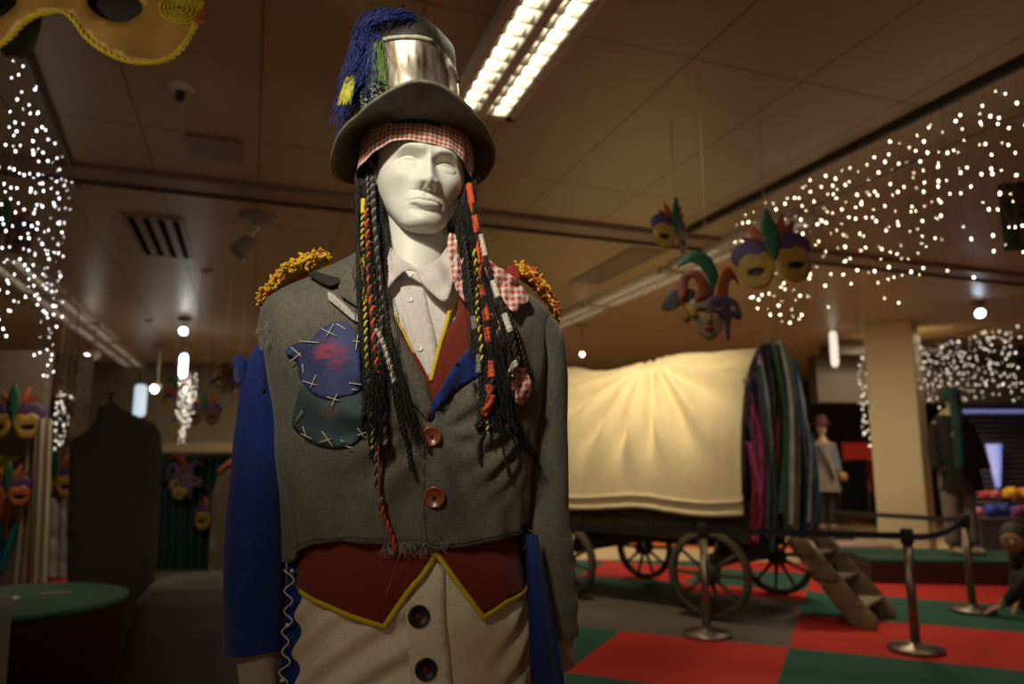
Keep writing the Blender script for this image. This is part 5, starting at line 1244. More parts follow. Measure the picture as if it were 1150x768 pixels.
# jester pair
def jester(c, scale, yaw, label, roll=0, face=True, cols=('red', 'green', 'orange'), string=True, group=None, res=.05):
    mp = mask_frame(c, scale, yaw, roll); t = thing('jester_mask', tuple(c), label, 'mask', group)
    def part(nm, poly, m_, z, holes=(), k=3, lab=None):
        b = MB(); b.sheet(closed_curve(poly, k) if k else poly, lambda u, v, off: mp(u, v, off, z), res, .006, holes=holes); o = b.build(nm, m_ if not isinstance(m_, str) else mc[m_], t)
        if lab: o['label'] = lab
        return o
    if face:
        part('face', [(-.26, .12), (-.24, -.08), (-.18, -.30), (-.06, -.42), (.02, -.44), (.10, -.40), (.20, -.26), (.25, -.06), (.24, .10), (0, .18)], 'face', .004, [ell(-.11, -.06, .06, .028, 10), ell(.11, -.06, .06, .028, 10)])
        part('mouth', ell(0, -.27, .075, .032, 10), 'lips', .012); part('nose', [(0, -.06), (.035, -.18), (0, -.20), (-.035, -.18)], 'gold', .010)
        for s_ in (-1, 1): part('ear', ell(s_*.30, -.14, .05, .06, 10), 'brown', .0); part('brow', ell(s_*.11, .01, .075, .014, 10), 'brown', .012)
    part('cap_point', [(-.16, .06), (-.30, .10), (-.50, -.02), (-.62, .02), (-.55, .22), (-.40, .34), (-.28, .30), (-.10, .22)], 'black', -.002, lab='black cap point')
    part('cap_point', [(-.02, .14), (.00, .40), (-.10, .60), (-.24, .68), (-.42, .60), (-.34, .76), (-.18, .86), (.02, .78), (.14, .58), (.18, .36), (.14, .14)], cols[1], .003, lab='green curled cap point')
    part('cap_point', [(-.20, .10), (-.16, .30), (-.20, .44), (-.28, .42), (-.30, .26), (-.34, .02), (-.24, -.10), (-.40, .10), (-.42, .36), (-.34, .52), (-.18, .56), (-.04, .44), (.02, .20)], cols[0], .006, lab='red curled cap point')
    part('cap_point', [(.08, .16), (.14, .42), (.24, .62), (.38, .66), (.50, .54), (.54, .42), (.44, .50), (.34, .42), (.30, .16)], cols[2], .005, lab='orange curled cap point')
    part('half_mask', [(-.04, .12), (.10, .22), (.30, .22), (.48, .16), (.58, .02), (.52, -.10), (.38, -.08), (.33, -.22), (.32, -.40), (.27, -.42), (.25, -.28), (.20, -.08), (.04, -.04)], 'violet', .014, [ell(.13, .06, .055, .03, 10), ell(.40, .06, .055, .03, 10)], lab='violet long-nosed half mask')
    part('cheek', [(-.30, .02), (-.22, .0), (-.16, -.08), (-.20, -.14), (-.28, -.10)], 'gold', .012)
    if string: hang(t, mp, -.02, .78)
    return t
jester(P(795, 348, 3.1), .305, radians(10), 'jester mask with curled red and green cap points hanging above the wagon', radians(2))
# dark harlequin block at the far right edge
m_har = M('harlequin_brown', (.10, .035, .015), .7, col2=(.03, .06, .03), scale=8, detail=1)
p = P(1139, 243, 4.2); t = thing('harlequin_banner', tuple(p), 'dark red and green harlequin banner hanging at the right edge', 'banner'); mp = mask_frame(p, .42, radians(-15), bend=.1)
b = MB(); b.sheet([(-.16, -.5), (.2, -.5), (.2, .5), (-.16, .5)], lambda u, v, o: mp(u, v, o)+Vector((0, .01*sin(u*25), 0)), .04, .006); b.build('cloth', m_har, t)
for k in range(8):
    b = MB(); b.sheet([(-.06+.16*(k % 2), -.42+k*.115), (.01+.16*(k % 2), -.35+k*.115), (-.06+.16*(k % 2), -.28+k*.115), (-.13+.16*(k % 2), -.35+k*.115)], lambda u, v, o: mp(u, v, o, .012), .05, .003); b.build('diamond', mc[['green', 'red', 'gold', 'black'][k % 4]], t)
hang(t, mp, 0, .5)
# big close mask, top left
c = P(62, -28, 2.0); SC = .0023
def bigmp(u, v, off, z=0):        # pixels of the outline -> metres on a gently curved plane
    x = (u-62)*.0026; zz = -(v+28)*.00290
    return c+Matrix.Rotation(radians(4), 3, 'Z') @ Vector((x, .25*x*x-off-z, zz))
big = thing('carnival_mask', tuple(c), 'big gold eye mask with yellow braid edge hanging at the top left corner', 'mask')
out = [(58, 12), (75, 14), (90, 24), (103, 40), (125, 55), (150, 64), (178, 63), (198, 53), (212, 32), (221, 5), (222, -20), (210, -50), (180, -68), (140, -70), (95, -55), (62, -48)]
full = out+[(124-x, y) for x, y in out[::-1][1:-1]]
full = [(x, y+(5 if x < 62 else 0)) for x, y in full]
m_gm = M('mask_gold_fabric', (.40, .23, .06), .38, metal=.35, var=.45, scale=5, bump=.3, bscale=700, spec=.6)
b = MB(); b.sheet(closed_curve(full, 3), bigmp, 8, .006, holes=[closed_curve([(100, -2), (112, 14), (130, 21), (148, 19), (162, 4), (150, -10), (126, -12)], 3), closed_curve([(124-100, 3), (124-112, 19), (124-130, 26), (124-148, 24), (124-162, 9), (124-150, -5), (124-126, -7)], 3)]); b.build('mask_face', m_gm, big)
b = MB(); pts = [bigmp(x, y, .007) for x, y in closed_curve(full, 6)]; b.rope(pts+[pts[0]], .0085, 2, 24, 6); b.build('braid_edge', mc['yellow'], big)['label'] = 'yellow glitter braid edge'
b = MB(); b.sheet(closed_curve([(90, -22), (170, -22), (172, 26), (95, 30)], 3), lambda u, v, o: bigmp(u, v, o, -.03), 12, .003); b.build('eye_backing', mc['black'], big)
b = MB()
for k in range(5): b.rope([bigmp(203+(22-k*4.4)*cos(a*2*pi/20), 0+(16-k*3.2)*sin(a*2*pi/20), .012+.002*k) for a in range(21)], .0045, 2, 30, 5)
b.build('rosette', mc['yellow'], big)['label'] = 'yellow braid rosette'
b = MB()
for k in range(9): q = bigmp(221+random.uniform(-4, 6), 8+random.uniform(-8, 8), .016); b.ellipsoid(q, (.009, .006, .010), 8, 6)
b.build('rosette_tip', mc['orange'], big)['label'] = 'orange bead tip'
hang(big, lambda u, v, o: bigmp(62, -46, 0), 0, 0)
# grey-green face mask behind it
c2m = P(22, 20, 2.6); t = thing('face_mask', tuple(c2m), 'grey-green face mask hanging behind the big gold mask', 'mask')
def fm(u, v):
    a = -pi/2+pi*u; zz = .17*(1-2*v)
    wv = .085*sqrt(max(0, 1-(zz/.175)**2))**.8; d = .02*exp(-((u-.5)/.08)**2)*exp(-((zz+.03)/.05)**2)-.012*(exp(-((u-.3)/.09)**2)+exp(-((u-.7)/.09)**2))*exp(-((zz-.02)/.025)**2)
    return c2m+Vector((wv*sin(a), -(wv*.75*cos(a)+d)-.0, zz))
b = MB(); b.grid(fm, 40, 40); b.grid(lambda u, v: fm(1-u, v)+Vector((0, .004, 0)), 40, 40); b.build('face', mc['ltgreen'], t)
for s_ in (-1, 1): b = MB(); b.ellipsoid(c2m+Vector((s_*.036, -.052, .02)), (.020, .010, .009)); b.build('eye', mc['black'], t)
b = MB(); b.ellipsoid(c2m+Vector((0, -.066, -.085)), (.026, .010, .010)); b.build('mouth', mc['lips'], t); b = MB(); b.tube([c2m+Vector((0, 0, .16)), Vector((c2m.x, c2m.y, CZ))], .0022, 5); b.build('string', mc['string'], t)
p = P(62, 36, 2.9); butterfly(p, .10, .2, 'tiny blurred gold mask beside the grey-green face mask', res=.08)

# far-left display ----------------------------------------------------------
def cloth_drop(name, px0, px1, y0, y1, Y, mat, label, cat, parent=None, folds=4, amp=.03, px0b=None, px1b=None, group=None):
    px0b = px0 if px0b is None else px0b; px1b = px1 if px1b is None else px1b
    def f(u, v): return P((px0+(px1-px0)*u)*(1-v)+(px0b+(px1b-px0b)*u)*v, y0+(y1-y0)*v, Y+amp*sin(u*2*pi*folds+v*1.5))
    b = MB(); b.grid(f, 12*folds+1, 30, uvf=lambda u, v: (u, v)); b.grid(lambda u, v: f(1-u, v)+Vector((0, .01, 0)), 12*folds+1, 30)
    o = b.build(name, mat, parent)
    if cat: tag(o, label, cat, group)
    elif label: o['label'] = label
    return o
m_drg = M('drape_cream', (.42, .36, .28), .9, var=.1, scale=3); m_gc = M('curtain_green', (.010, .055, .040), .85, var=.25, scale=3); m_teal = M('cloth_teal', (.012, .20, .26), .8); m_orc = M('cloth_orange', (.42, .12, .02), .85); m_yc = M('cloth_yellow', (.42, .30, .03), .85); m_pinkg = M('cloth_grey_pink', (.30, .24, .24), .9)
# partition wall the masks hang on
Yp = 6.6
a = P(-60, 400, Yp); c = P(48, 400, Yp)
wb_ = MB(); wb_.box(((a.x+c.x)/2, Yp+.12, 1.12), (c.x-a.x, .10, 2.24)); pn = tag(wb_.build('partition_wall', M('panel_brown', (.16, .12, .10), .8)), 'brown display panel hung with masks at the left edge', 'display panel')
cloth_drop('drape', 30, 52, 462, 668, Yp+.05, m_drg, 'cream drape hanging on the brown display panel', 'drape', folds=3, px0b=10, px1b=40)
cloth_drop('drape', 40, 58, 470, 660, Yp-.05, m_drg, 'dull cream drape with orange lining beside the panel edge', 'drape', folds=2, px0b=34, px1b=52)
cloth_drop('cloth_strip', 46, 54, 500, 610, Yp+.02, m_yc, 'narrow yellow cloth strip over the cream drape', 'cloth', folds=1, px0b=42, px1b=48)
cloth_drop('cloth_strip', 32, 42, 560, 660, Yp+.02, m_orc, 'narrow orange cloth strip low on the cream drape', 'cloth', folds=1, px0b=28, px1b=37)
cloth_drop('costume_cloth', -12, 12, 560, 605, Yp+.04, m_orc, 'orange patterned cloth at the left edge', 'cloth', folds=2)
cloth_drop('costume_cloth', -12, 22, 588, 640, Yp+.03, m_teal, 'bright teal cloth at the left edge below the orange one', 'cloth', folds=2, px1b=5)
cloth_drop('costume_cloth', -12, 26, 512, 532, Yp+.04, m_yc, 'yellow cloth between the two panel masks', 'cloth', folds=2, px1b=2)
butterfly(P(14, 472, Yp-.08), .46, .1, 'upper gold and purple mask on the brown display panel', string=False, res=.07)
butterfly(P(8, 552, Yp-.08), .36, .2, 'lower purple and gold mask on the brown display panel', string=False, res=.07, lower='orange')
butterfly(P(62, 540, 7.9), .45, -.2, 'gold mask in the shadow right of the display panel', string=True, res=.07)
butterfly(P(62, 600, 7.6), .1, 0, 'small mask', string=False, res=.1) if False else None
b = MB(); p = P(10, 420, 7.8); b.box((p.x, p.y, p.z), (.75, .06, .30), bev=.02); t = tag(b.build('shop_sign', M('sign_white', (.6, .56, .46), .6, emit=(1, .8, .55), estr=.25)), 'pale backlit shop sign with a red motif at the left edge', 'sign')
b = MB(); b.sheet(closed_curve([(-.30, .0), (-.16, .07), (.0, .02), (.10, .06), (.16, .0), (.04, -.05), (-.14, -.04)], 3), lambda u, v, o: Vector((p.x+u, p.y-.034-o, p.z+v+.02)), .05, .006); b.build('motif', mc['lips'], t)
# checkered dark pillar
m_chk = M('check_dark', (.05, .035, .015), .7, col2=(.16, .11, .05), scale=16, detail=0)
p0, p1 = P(50, 500, 7.9), P(76, 500, 7.9)
b = MB(); b.box(((p0.x+p1.x)/2, 8.1, 1.2), (p1.x-p0.x, .3, 2.4), bev=.01); tag(b.build('display_column', m_chk), 'dark chequered column at the far left', 'column')
# jester costume figure in shadow
cloth_drop('costume_cloth', 56, 76, 448, 500, 7.92, mc['black'], 'black ragged cloth hanging on the chequered column', 'cloth', folds=2)
cloth_drop('costume_cloth', 50, 74, 560, 648, 7.92, M('cloth_grey_print', (.30, .28, .28), .9, var=.6, scale=8), 'grey printed cloth low beside the grey panel', 'cloth', folds=2)
cloth_drop('costume_cloth', 77, 86, 560, 648, 7.92, M('cloth_rose', (.45, .10, .10), .9), 'rose cloth strip next to the grey panel', 'cloth', folds=1)
# grey silhouette board with a neck peg
m_sil = M('board_grey', (.085, .078, .068), .85, var=.08, scale=4)
Ys = 5.4
sil = thing('torso_board', tuple(P(128, 700, Ys)), 'flat dark grey torso-shaped display board standing behind the round plinth', 'display board')
so = [(76, 720), (76, 640), (77, 560), (78, 500), (84, 490), (98, 484), (108, 470), (112, 454), (118, 450), (130, 453), (140, 461), (156, 468), (172, 474), (180, 486), (182, 500), (180, 560), (176, 620), (171, 690), (170, 720)]
zf = lambda v: v
def silmp(u, v, off): return P(u, v, Ys-off)
b = MB(); b.sheet(so, silmp, 8, .05, uvs=.01); b.build('board', m_sil, sil)
p = P(125, 443, Ys); b = MB(); b.lathe([(.012, -.06), (.012, 0), (.045, .006), (.045, .016), (.001, .02)], 16, Matrix.Translation(p)); b.build('neck_peg', m_walld, sil)
b = MB(); q = P(125, 700, Ys); b.box((q.x, q.y+.1, .02), (.7, .45, .04), bev=.01); b.box((q.x, q.y+.06, .5), (.06, .05, 1.0)); b.build('foot', m_sil, sil)
# round plinth
pf = PZ(22, 762, 0); rp_ = .62
c = P(65, 672, 4.15); 
tz = .47; pe = PZ(130, 672, tz); pa = PZ(60, 658, tz); pb2 = PZ(10, 700, tz)
R_ = .56; cxp = pe.x-R_; cyp = pe.y
pl = thing('round_plinth', (cxp, cyp, 0), 'round dark red plinth with a green carpet top at the left', 'plinth'); T_ = Matrix.Translation((cxp, cyp, 0))
b = MB(); b.lathe([(R_-.01, 0), (R_, .01), (R_, tz-.02), (R_-.005, tz-.01), (.001, tz-.01)], 72, T_); b.build('drum', M('plinth_maroon', (.020, .003, .002), .85, var=.2, spec=.1), pl)
b = MB(); b.lathe([(R_+.004, tz-.03), (R_+.006, tz-.005), (R_-.01, tz), (.001, tz)], 72, T_); b.build('carpet_top', M('carpet_green', (.020, .075, .050), .95, bump=.5, bscale=400), pl)
q = PZ(62, 667, tz); b = MB(); b.box((q.x, q.y, tz+.004), (.16, .07, .006), rotz(.3)); tag(b.build('card', M('card_brown', (.16, .12, .08), .7)), 'brown card lying on the green round plinth', 'card')
q = PZ(14, 672, tz); b = MB(); b.box((q.x, q.y, tz+.004), (.07, .05, .006), rotz(-.2)); tag(b.build('card', M('card_white', (.6, .55, .45), .7)), 'small white card lying on the green round plinth', 'card')
# grey covered block
m_rock = M('cover_grey', (.060, .055, .050), .85, var=.15, scale=3)
Yb = 3.1
def blk(u, v):
    a = 2*pi*u; z = 0; 
    rr = 1
    prof = [(0, .0), (1.0, .0), (1.0, .30), (.97, .55), (.90, .66), (.78, .71), (.4, .735), (0, .74)]
    k = v*(len(prof)-1); i = min(int(k), len(prof)-2); f = k-i; r = prof[i][0]*(1-f)+prof[i+1][0]*f; z = prof[i][1]*(1-f)+prof[i+1][1]*f
    e_ = 2/4.0; cx_ = math.copysign(abs(cos(a))**e_, cos(a)); sy_ = math.copysign(abs(sin(a))**e_, sin(a))
    q = Vector((cx_*.30*r*(1.06-.22*z), sy_*.30*r, z)); q += Vector((1, .4, .25))*.028*noise.noise(q*4+Vector((5, 2, 1)))
    return Vector((BLX, Yb+.30, 0))+rotz(.25) @ q+Vector((0, 0, max(0, -q.z)))
BLX = P(215, 700, Yb+.2).x
b = MB(); b.grid(blk, 64, 40, closed_u=True); tag(b.build('covered_block', m_rock), 'dark grey cloth-covered block left of the blue sleeve', 'covered block')
# object at the left frame edge
p = PZ(2, 700, .5)
p0 = P(-36, 700, 2.4)
b = MB(); b.grid(lambda u, v: Vector((p0.x+(.105-.03*v)*sin(2*pi*u), 2.45+.10*cos(2*pi*u), .0+.80*v)), 32, 20, closed_u=True); k = len(b.v)-32; b.f.append([k+i for i in range(32)]); b.m.append(0); b.sm.append(False); tag(b.build('display_stump', m_rock), 'dark grey tapered stand at the lower left edge', 'stand')
# green curtain backdrop with rod
cz = P(225, 512, 8.6)
t = thing('curtain_backdrop', tuple(P(225, 640, 8.6)), 'dark green curtain backdrop behind the grey panel', 'curtain')
for (x0, x1, k) in ((172, 206, 0), (202, 238, 1), (234, 285, 2)):
    cloth_drop('curtain', x0, x1, 514, 648, 8.6+.03*k, m_gc, None, None, t, folds=4, amp=.05)
a, c = P(170, 512, 8.6), P(288, 512, 8.6); b = MB(); b.tube([a, c], .02, 8); b.build('rod', m_walld, t); b = MB(); b.box(((a.x+c.x)/2, 8.75, a.z/2), (c.x-a.x, .04, a.z)); b.build('backing', m_walld, t)
jester(P(202, 543, 8.48), .42, 0, 'pink and violet jester mask on the green curtain', string=False, cols=('violet', 'red', 'violet'), res=.08)
butterfly(P(238, 580, 8.50), .40, .1, 'gold and purple mask with green feather low on the green curtain', string=False, res=.08)
# brown arched stand behind sleeve
p = P(262, 560, 7.6); t = thing('arched_stand', (p.x, p.y, 0), 'brown arched stand half hidden behind the blue sleeve', 'stand'); b = MB(); ar = [(-.16, 0), (-.18, .9), (-.12, 1.1), (0, 1.18), (.14, 1.12), (.18, .9), (.18, 0)]
b.sheet(ar, lambda u, v, o: Vector((p.x+u, p.y-o, v)), .08, .10); b.build('board', M('stand_brown', (.10, .075, .065), .8), t); b = MB(); b.tube(catmull([(p.x-.12, p.y-.1, 1.12), (p.x, p.y-.1, 1.21), (p.x+.14, p.y-.1, 1.15)], 5), .03, 8); b.build('orange_edge', mc['orange'], t)
# hanging far masks at the left
grp = 'small masks hanging in the far left hall'
jester(P(196, 449, 8.0), .30, -.2, 'small jester mask hanging just below the two round lamps', group=grp, res=.08, face=False)
butterfly(P(229, 464, 8.0), .34, .1, 'dark gold-edged mask hanging left of the blue sleeve', grp, res=.08, lower='brown')
butterfly(P(203, 476, 7.9), .18, .3, 'tiny gold mask hanging beside the narrow fairy light cluster', grp, res=.1, string=False) if False else butterfly(P(203, 476, 7.9), .18, .3, 'tiny gold mask hanging beside the narrow fairy light cluster', grp, res=.1)
jester(P(253, 430, 6.0), .20, .3, 'brown jester mask hanging by the torn blue cuff', group=grp, res=.08, cols=('brown', 'brown', 'brown'))
jester(P(270, 440, 6.6), .17, .3, 'dim small mask half hidden behind the blue sleeve', group=grp, res=.08, cols=('brown', 'brown', 'brown'))
p = P(4, 262, 3.6); butterfly(p, .26, .4, 'dark gold and violet mask behind the left fairy lights', None, res=.07, lower='brown')
# bulkheads, far shop front ---------------------------------------------------
def beamX(name, px0, px1, y0, y1, Y, mat, dpt=.3):
    a, c = P(px0, y0, Y), P(px1, y1, Y); b = MB(); b.box(((a.x+c.x)/2, Y+dpt/2, (a.z+c.z)/2), (abs(c.x-a.x), dpt, abs(a.z-c.z)), bev=.01); return struct(b.build(name, mat))
m_olive = M('bulkhead_olive', (.24, .20, .12), .7, var=.1, scale=1); m_bst = M('bulkhead_strip', (.34, .28, .19), .6)
beamX('trim_5', -400, 640, 409, 498, 13.5, m_olive); beamX('trim_6', -400, 640, 497, 508, 13.2, m_bst)
beamX('trim_7', 930, 1400, 388, 398, 10.6, M('beam_dark', (.05, .04, .035), .6)); beamX('trim_8', 915, 1400, 398, 452, 11.2, M('bulkhead_tan', (.06, .047, .034), .6, scale=1))  # dark beam band above the tan bulkhead
struct(wbox('wall_display_left', -14, -3.4, 14.2, 14.4, 0, 2.2, m_walld))
struct(wbox('wall_display_right', 4.2, 16, 16.5, 16.7, 0, CZ, M('shop_dark', (.045, .038, .045), .8)))
struct(wbox('wall_display_middle', -3.4, 4.2, 15.5, 15.7, 0, CZ, M('wall_brown', (.16, .11, .08), .8)))
# cream pillar
pl_, pr2 = PZ(1005, 622, 0), None
a = P(990, 500, 9.3); c = P(1034, 500, 9.3); b = MB(); m_pil = M('pillar_cream', (.76, .66, .42), .7, var=.04, scale=1); wdp = c.x-a.x
b.box(((a.x+c.x)/2+.12, 9.3+wdp/2, CZ/2), (wdp*1.15, wdp*1.15, CZ), rotz(radians(52)), bev=.015); tag(struct(b.build('trim_9', m_pil)))
# red shop sign & clothes rails
t = thing('shop_sign', tuple(P(965, 506, 16.42)), 'small red shop sign with pale lettering behind the rag curtain', 'sign')
a, c = P(946, 497, 16.42), P(984, 516, 16.42); b = MB(); b.box(((a.x+c.x)/2, 16.42, (a.z+c.z)/2), (c.x-a.x, .06, a.z-c.z), bev=.01); b.build('board', M('sign_red', (.50, .03, .02), .5, emit=(1, .06, .03), estr=.12), t)
b = MB()
for k in range(6): b.box(((a.x*.65+c.x*.35)+k*.075, 15.36, (a.z+c.z)/2+.04), (.045, .012, .10)); 
b.box(((a.x*.45+c.x*.55), 15.36, (a.z+c.z)/2-.08), (.42, .012, .05)); b.build('lettering', M('sign_cream', (.7, .6, .5), .6), t)
def rail(px0, px1, py0, py1, Y, mats, label, n_):
    a, c = P(px0, py0, Y), P(px1, py0, Y); zb = P(px0, py1, Y).z; t = thing('clothes_rail', ((a.x+c.x)/2, Y, 0), label, 'clothes rail'); b = MB(); b.tube([a, c], .02, 8)
    for q in (a, c): b.tube([q, (q.x, q.y, .02)], .02, 8); b.box((q.x, q.y, .02), (.06, .5, .04))
    b.build('frame', m_chrome, t)
    for k in range(n_):
        x = a.x+(c.x-a.x)*(k+.5)/n_; b = MB(); wv = (c.x-a.x)/n_*.46
        b.grid(lambda u, v, x=x, wv=wv: Vector((x+wv*sin(2*pi*u)*(.55+.45*v)+.01*sin(v*9+x*7), Y+.2*cos(2*pi*u)*(.5+.5*min(1, v*4)), a.z-.03+(zb-a.z)*v)), 14, 10, closed_u=True); g_ = tag(b.build('garment', mats[k % len(mats)]), None, None); tagg.append((g_, x)); 
        g_.parent = None
    return t
tagg = []
m_cb = M('garment_black', (.02, .02, .026), .9); m_cn = M('garment_navy', (.02, .03, .08), .9); m_cr2 = M('garment_red', (.40, .02, .015), .9, var=.3)
rail(940, 972, 518, 556, 14.6, [m_cb, m_cb, m_cn, m_cb], 'rail of dark clothes beyond the rag curtain', 8)
for g_, x in tagg: tag(g_, 'dark garment hanging on the rail of dark clothes beyond the rag curtain', 'clothing', 'dark garments on the rail')
tagg = []
rail(974, 1000, 517, 552, 14.3, [m_cr2], 'rail of red clothes left of the cream pillar', 7)
for g_, x in tagg: tag(g_, 'red garment hanging on the rail left of the cream pillar', 'clothing', 'red garments on the rail')
# roller shutter, right
a, c = P(1062, 452, 12.0), P(1260, 640, 12.0); t = thing('roller_shutter', ((a.x+c.x)/2, 12, 0), 'grey roller shutter of the closed shop at the right edge', 'shutter'); b = MB(); m_sh = M('shutter_slat', (.17, .15, .16), .35, metal=.4, var=.1)
nsl = 26
for k in range(nsl):
    z = .02+(a.z-.02)*(k+.5)/nsl; b.tube([(a.x, 12.05, z), (c.x, 12.05, z)], a.z/nsl*.52, 8, flat=.5)
b.build('slats', m_sh, t); b = MB(); b.box(((a.x+c.x)/2, 12.02, a.z+.09), (c.x-a.x, .25, .20), bev=.02); b.build('box', M('shutter_box', (.05, .06, .10), .4), t)
b = MB(); q = P(1100, 462, 11.9); b.box((q.x+.25, 11.87, q.z), (1.3, .03, .06)); b.build('blue_reflection', emis('blue_reflection_glow', (.25, .35, .9), .35), t)  # glowing bar put in for the blue reflection on the shutter
q = P(1118, 520, 11.8); t2 = thing('neon_sign', tuple(q), 'tapered blue glowing lamp before the roller shutter', 'lamp'); b = MB()
b.lathe([(.035, -.38), (.07, -.1), (.11, .28), (.115, .30), (.001, .30)], 20, Matrix.Translation(q)); b.build('shade', emis('blue_glow', (.22, .34, 1), .55), t2); b = MB(); b.lathe([(.12, -q.z), (.12, -q.z+.03), (.015, -q.z+.05), (.015, -.38)], 16, Matrix.Translation(q)); b.build('stand', m_walld, t2)
# toy counter with colourful toys
q = P(1135, 590, 9.8); ct = thing('toy_counter', (q.x+.4, q.y+.3, 0), 'dark counter piled with bright toys at the right edge', 'counter'); zc = P(1135, 583, 9.8).z
b = MB(); b.box((q.x+.45, q.y+.3, zc/2), (1.7, .6, zc-.02), bev=.02); b.build('body', M('counter_dark', (.05, .045, .09), .6), ct); b = MB(); b.box((q.x+.45, q.y+.3, zc), (1.76, .66, .04), bev=.01); b.build('top', M('counter_top', (.10, .08, .10), .5), ct)
tcol = [('blue', (.02, .05, .30)), ('yellow', (.62, .36, .02)), ('red', (.45, .04, .03)), ('orange', (.60, .17, .02)), ('purple', (.16, .04, .20)), ('pink', (.45, .12, .18))]
spots_ = [(1098, 577, .10, 5), (1112, 574, .13, 0), (1126, 571, .15, 0), (1118, 556, .10, 5), (1135, 556, .13, 1), (1148, 560, .12, 3), (1142, 574, .12, 4), (1107, 560, .09, 2), (1150, 575, .12, 2), (1156, 548, .11, 1), (1128, 548, .05, 3)]
zt_ = zc+.02
for k, (px, py, r, ci) in enumerate(spots_):
    r *= .78
    low = py > 565; p = P(px, py, 9.85+.05*(k % 3)+(.0 if low else .12)); z_ = zt_+r*.8 if low else zt_+.24+r*.6
    b = MB(); b.ellipsoid((p.x, p.y, z_), (r, r*.9, r*.8), 20, 14)
    for a_ in range(5): b.ellipsoid((p.x+r*.75*cos(a_*1.256), p.y-.3*r, z_+r*.6*sin(a_*1.256)), (r*.32,)*3, 10, 8)
    tag(b.build('soft_toy', M('toy_'+tcol[ci][0], tcol[ci][1], .55, var=.35, scale=20)), '%s soft toy, %s on the counter at the right edge' % (tcol[ci][0], ['leftmost in the bottom row', 'second in the bottom row', 'mid bottom row', 'upper left', 'in the top middle', 'upper right', 'right in the bottom row', 'at the far left', 'at the bottom right corner', 'at the top right', 'at the very top'][k]), 'toy', 'soft toys on the counter')
# platforms
a = PZ(988, 655, 0); cN = PZ(1190, 655, 0)
pt = thing('display_platform', (a.x+1.3, a.y+.6, 0), 'low dark platform with a green carpet top at the right', 'platform'); b = MB(); hp = .24
def pbox(l, w_, z0, z1, mat, nm):
    b = MB(); oo = Vector((a.x-.02, a.y+.45, 0)); RR = rotz(radians(-7)); b.box(oo+RR @ Vector((l/2, w_/2-.45, (z0+z1)/2)), (l, w_, z1-z0), RR, bev=.012); b.build(nm, mat, pt)
pbox(3.2, .95, 0, hp-.03, M('platform_maroon', (.035, .012, .012), .5), 'riser'); pbox(3.24, .98, hp-.03, hp, MATS['carpet_green'], 'carpet_top')
p = PZ(964, 634, 0); t = thing('low_bench', (p.x, p.y, 0), 'low pale pink bench block beyond the wooden steps', 'bench'); b = MB(); b.box((p.x, p.y+.35, .15), (1.0, .5, .14), rotz(.1), bev=.02); b.build('seat_block', M('bench_pink', (.58, .42, .36), .7), t); b = MB(); b.box((p.x, p.y+.35, .04), (.9, .4, .08), rotz(.1)); b.build('base', m_walld, t)
p = P(1004, 634, 9.6)

# ================================================================== FIGURES
m_pskin = M('figure_skin', (.30, .18, .11), .6)
def figure(root, joints, fn='body', mat=m_pskin, vox=.014):
    b = MB()
    for pts, rads in joints:
        if len(pts) == 1: b.ellipsoid(pts[0], rads, 18, 14)
        else: limb(b, pts, rads, 14)
    r_ = remeshed(b, vox, 5); return r_.build(fn, mat, root)
def skirt(name, root, secs, mat, n=36, wob=.02, k=6, cx=0, cy=0):
    """cloth shell from rings (z, rx, ry, dx, dy)"""
    b = MB()
    def f(u, v, o=0):
        q = v*(len(secs)-1); i = min(int(q), len(secs)-2); t_ = q-i; s_ = [secs[i][j]*(1-t_)+secs[i+1][j]*t_ for j in range(5)]; a = 2*pi*u; w_ = 1+wob*sin(k*a+v*2)*v
        return Vector((cx+s_[3]+(s_[1]+o)*w_*sin(a), cy+s_[4]-(s_[2]+o)*w_*cos(a), s_[0]))
    b.grid(f, n, 30, closed_u=True); b.grid(lambda u, v: f(1-u, v, -.006), n, 30, closed_u=True)
    return b.build(name, mat, root)
# standing coat figure on the platform
fx_, fy_ = P(1076, 560, 8.05).x, 8.05
z0 = hp+.008
fg = thing('mannequin', (fx_, fy_, z0), 'display mannequin in a dark coat and long teal scarf, seen from behind, on the platform', 'mannequin')
V = lambda x, y, z: (fx_+x, fy_+y, z0+z)
figure(fg, [([V(0, 0, 1.0), V(0, 0, 1.25), V(-.01, 0, 1.42)], [.14, .16, .13]), ([V(.02, -.0, 1.45), V(.04, 0, 1.60)], [.055, .05]), ([V(.05, 0, 1.66)], (.085, .10, .12)), ([V(.085, -.01, 1.60), V(.15, -.03, 1.61)], [.03, .02]),
    ([V(-.17, 0, 1.36), V(-.21, .02, 1.12), V(-.18, -.06, .90)], [.055, .045, .035]), ([V(.17, 0, 1.36), V(.24, 0, 1.12), V(.30, -.05, .92)], [.055, .045, .035]),
    ([V(-.08, 0, .95), V(-.09, 0, .5), V(-.10, 0, .08)], [.085, .065, .045]), ([V(.08, 0, .95), V(.09, 0, .5), V(.09, 0, .08)], [.085, .065, .045]), ([V(-.10, .02, .04), V(-.08, -.14, .035)], [.045, .035]), ([V(.09, .02, .04), V(.14, -.12, .035)], [.045, .035])], 'body', M('figure_paint', (.32, .27, .18), .6))
m_coat = M('coat_black', (.006, .004, .004), .9); skirt('coat', fg, [(z0+1.50, .07, .07, 0, 0), (z0+1.46, .17, .12, 0, 0), (z0+1.36, .20, .14, 0, 0), (z0+1.1, .215, .16, .02, 0), (z0+.85, .21, .17, .03, 0), (z0+.66, .225, .18, .04, 0)], m_coat, cx=fx_, cy=fy_)
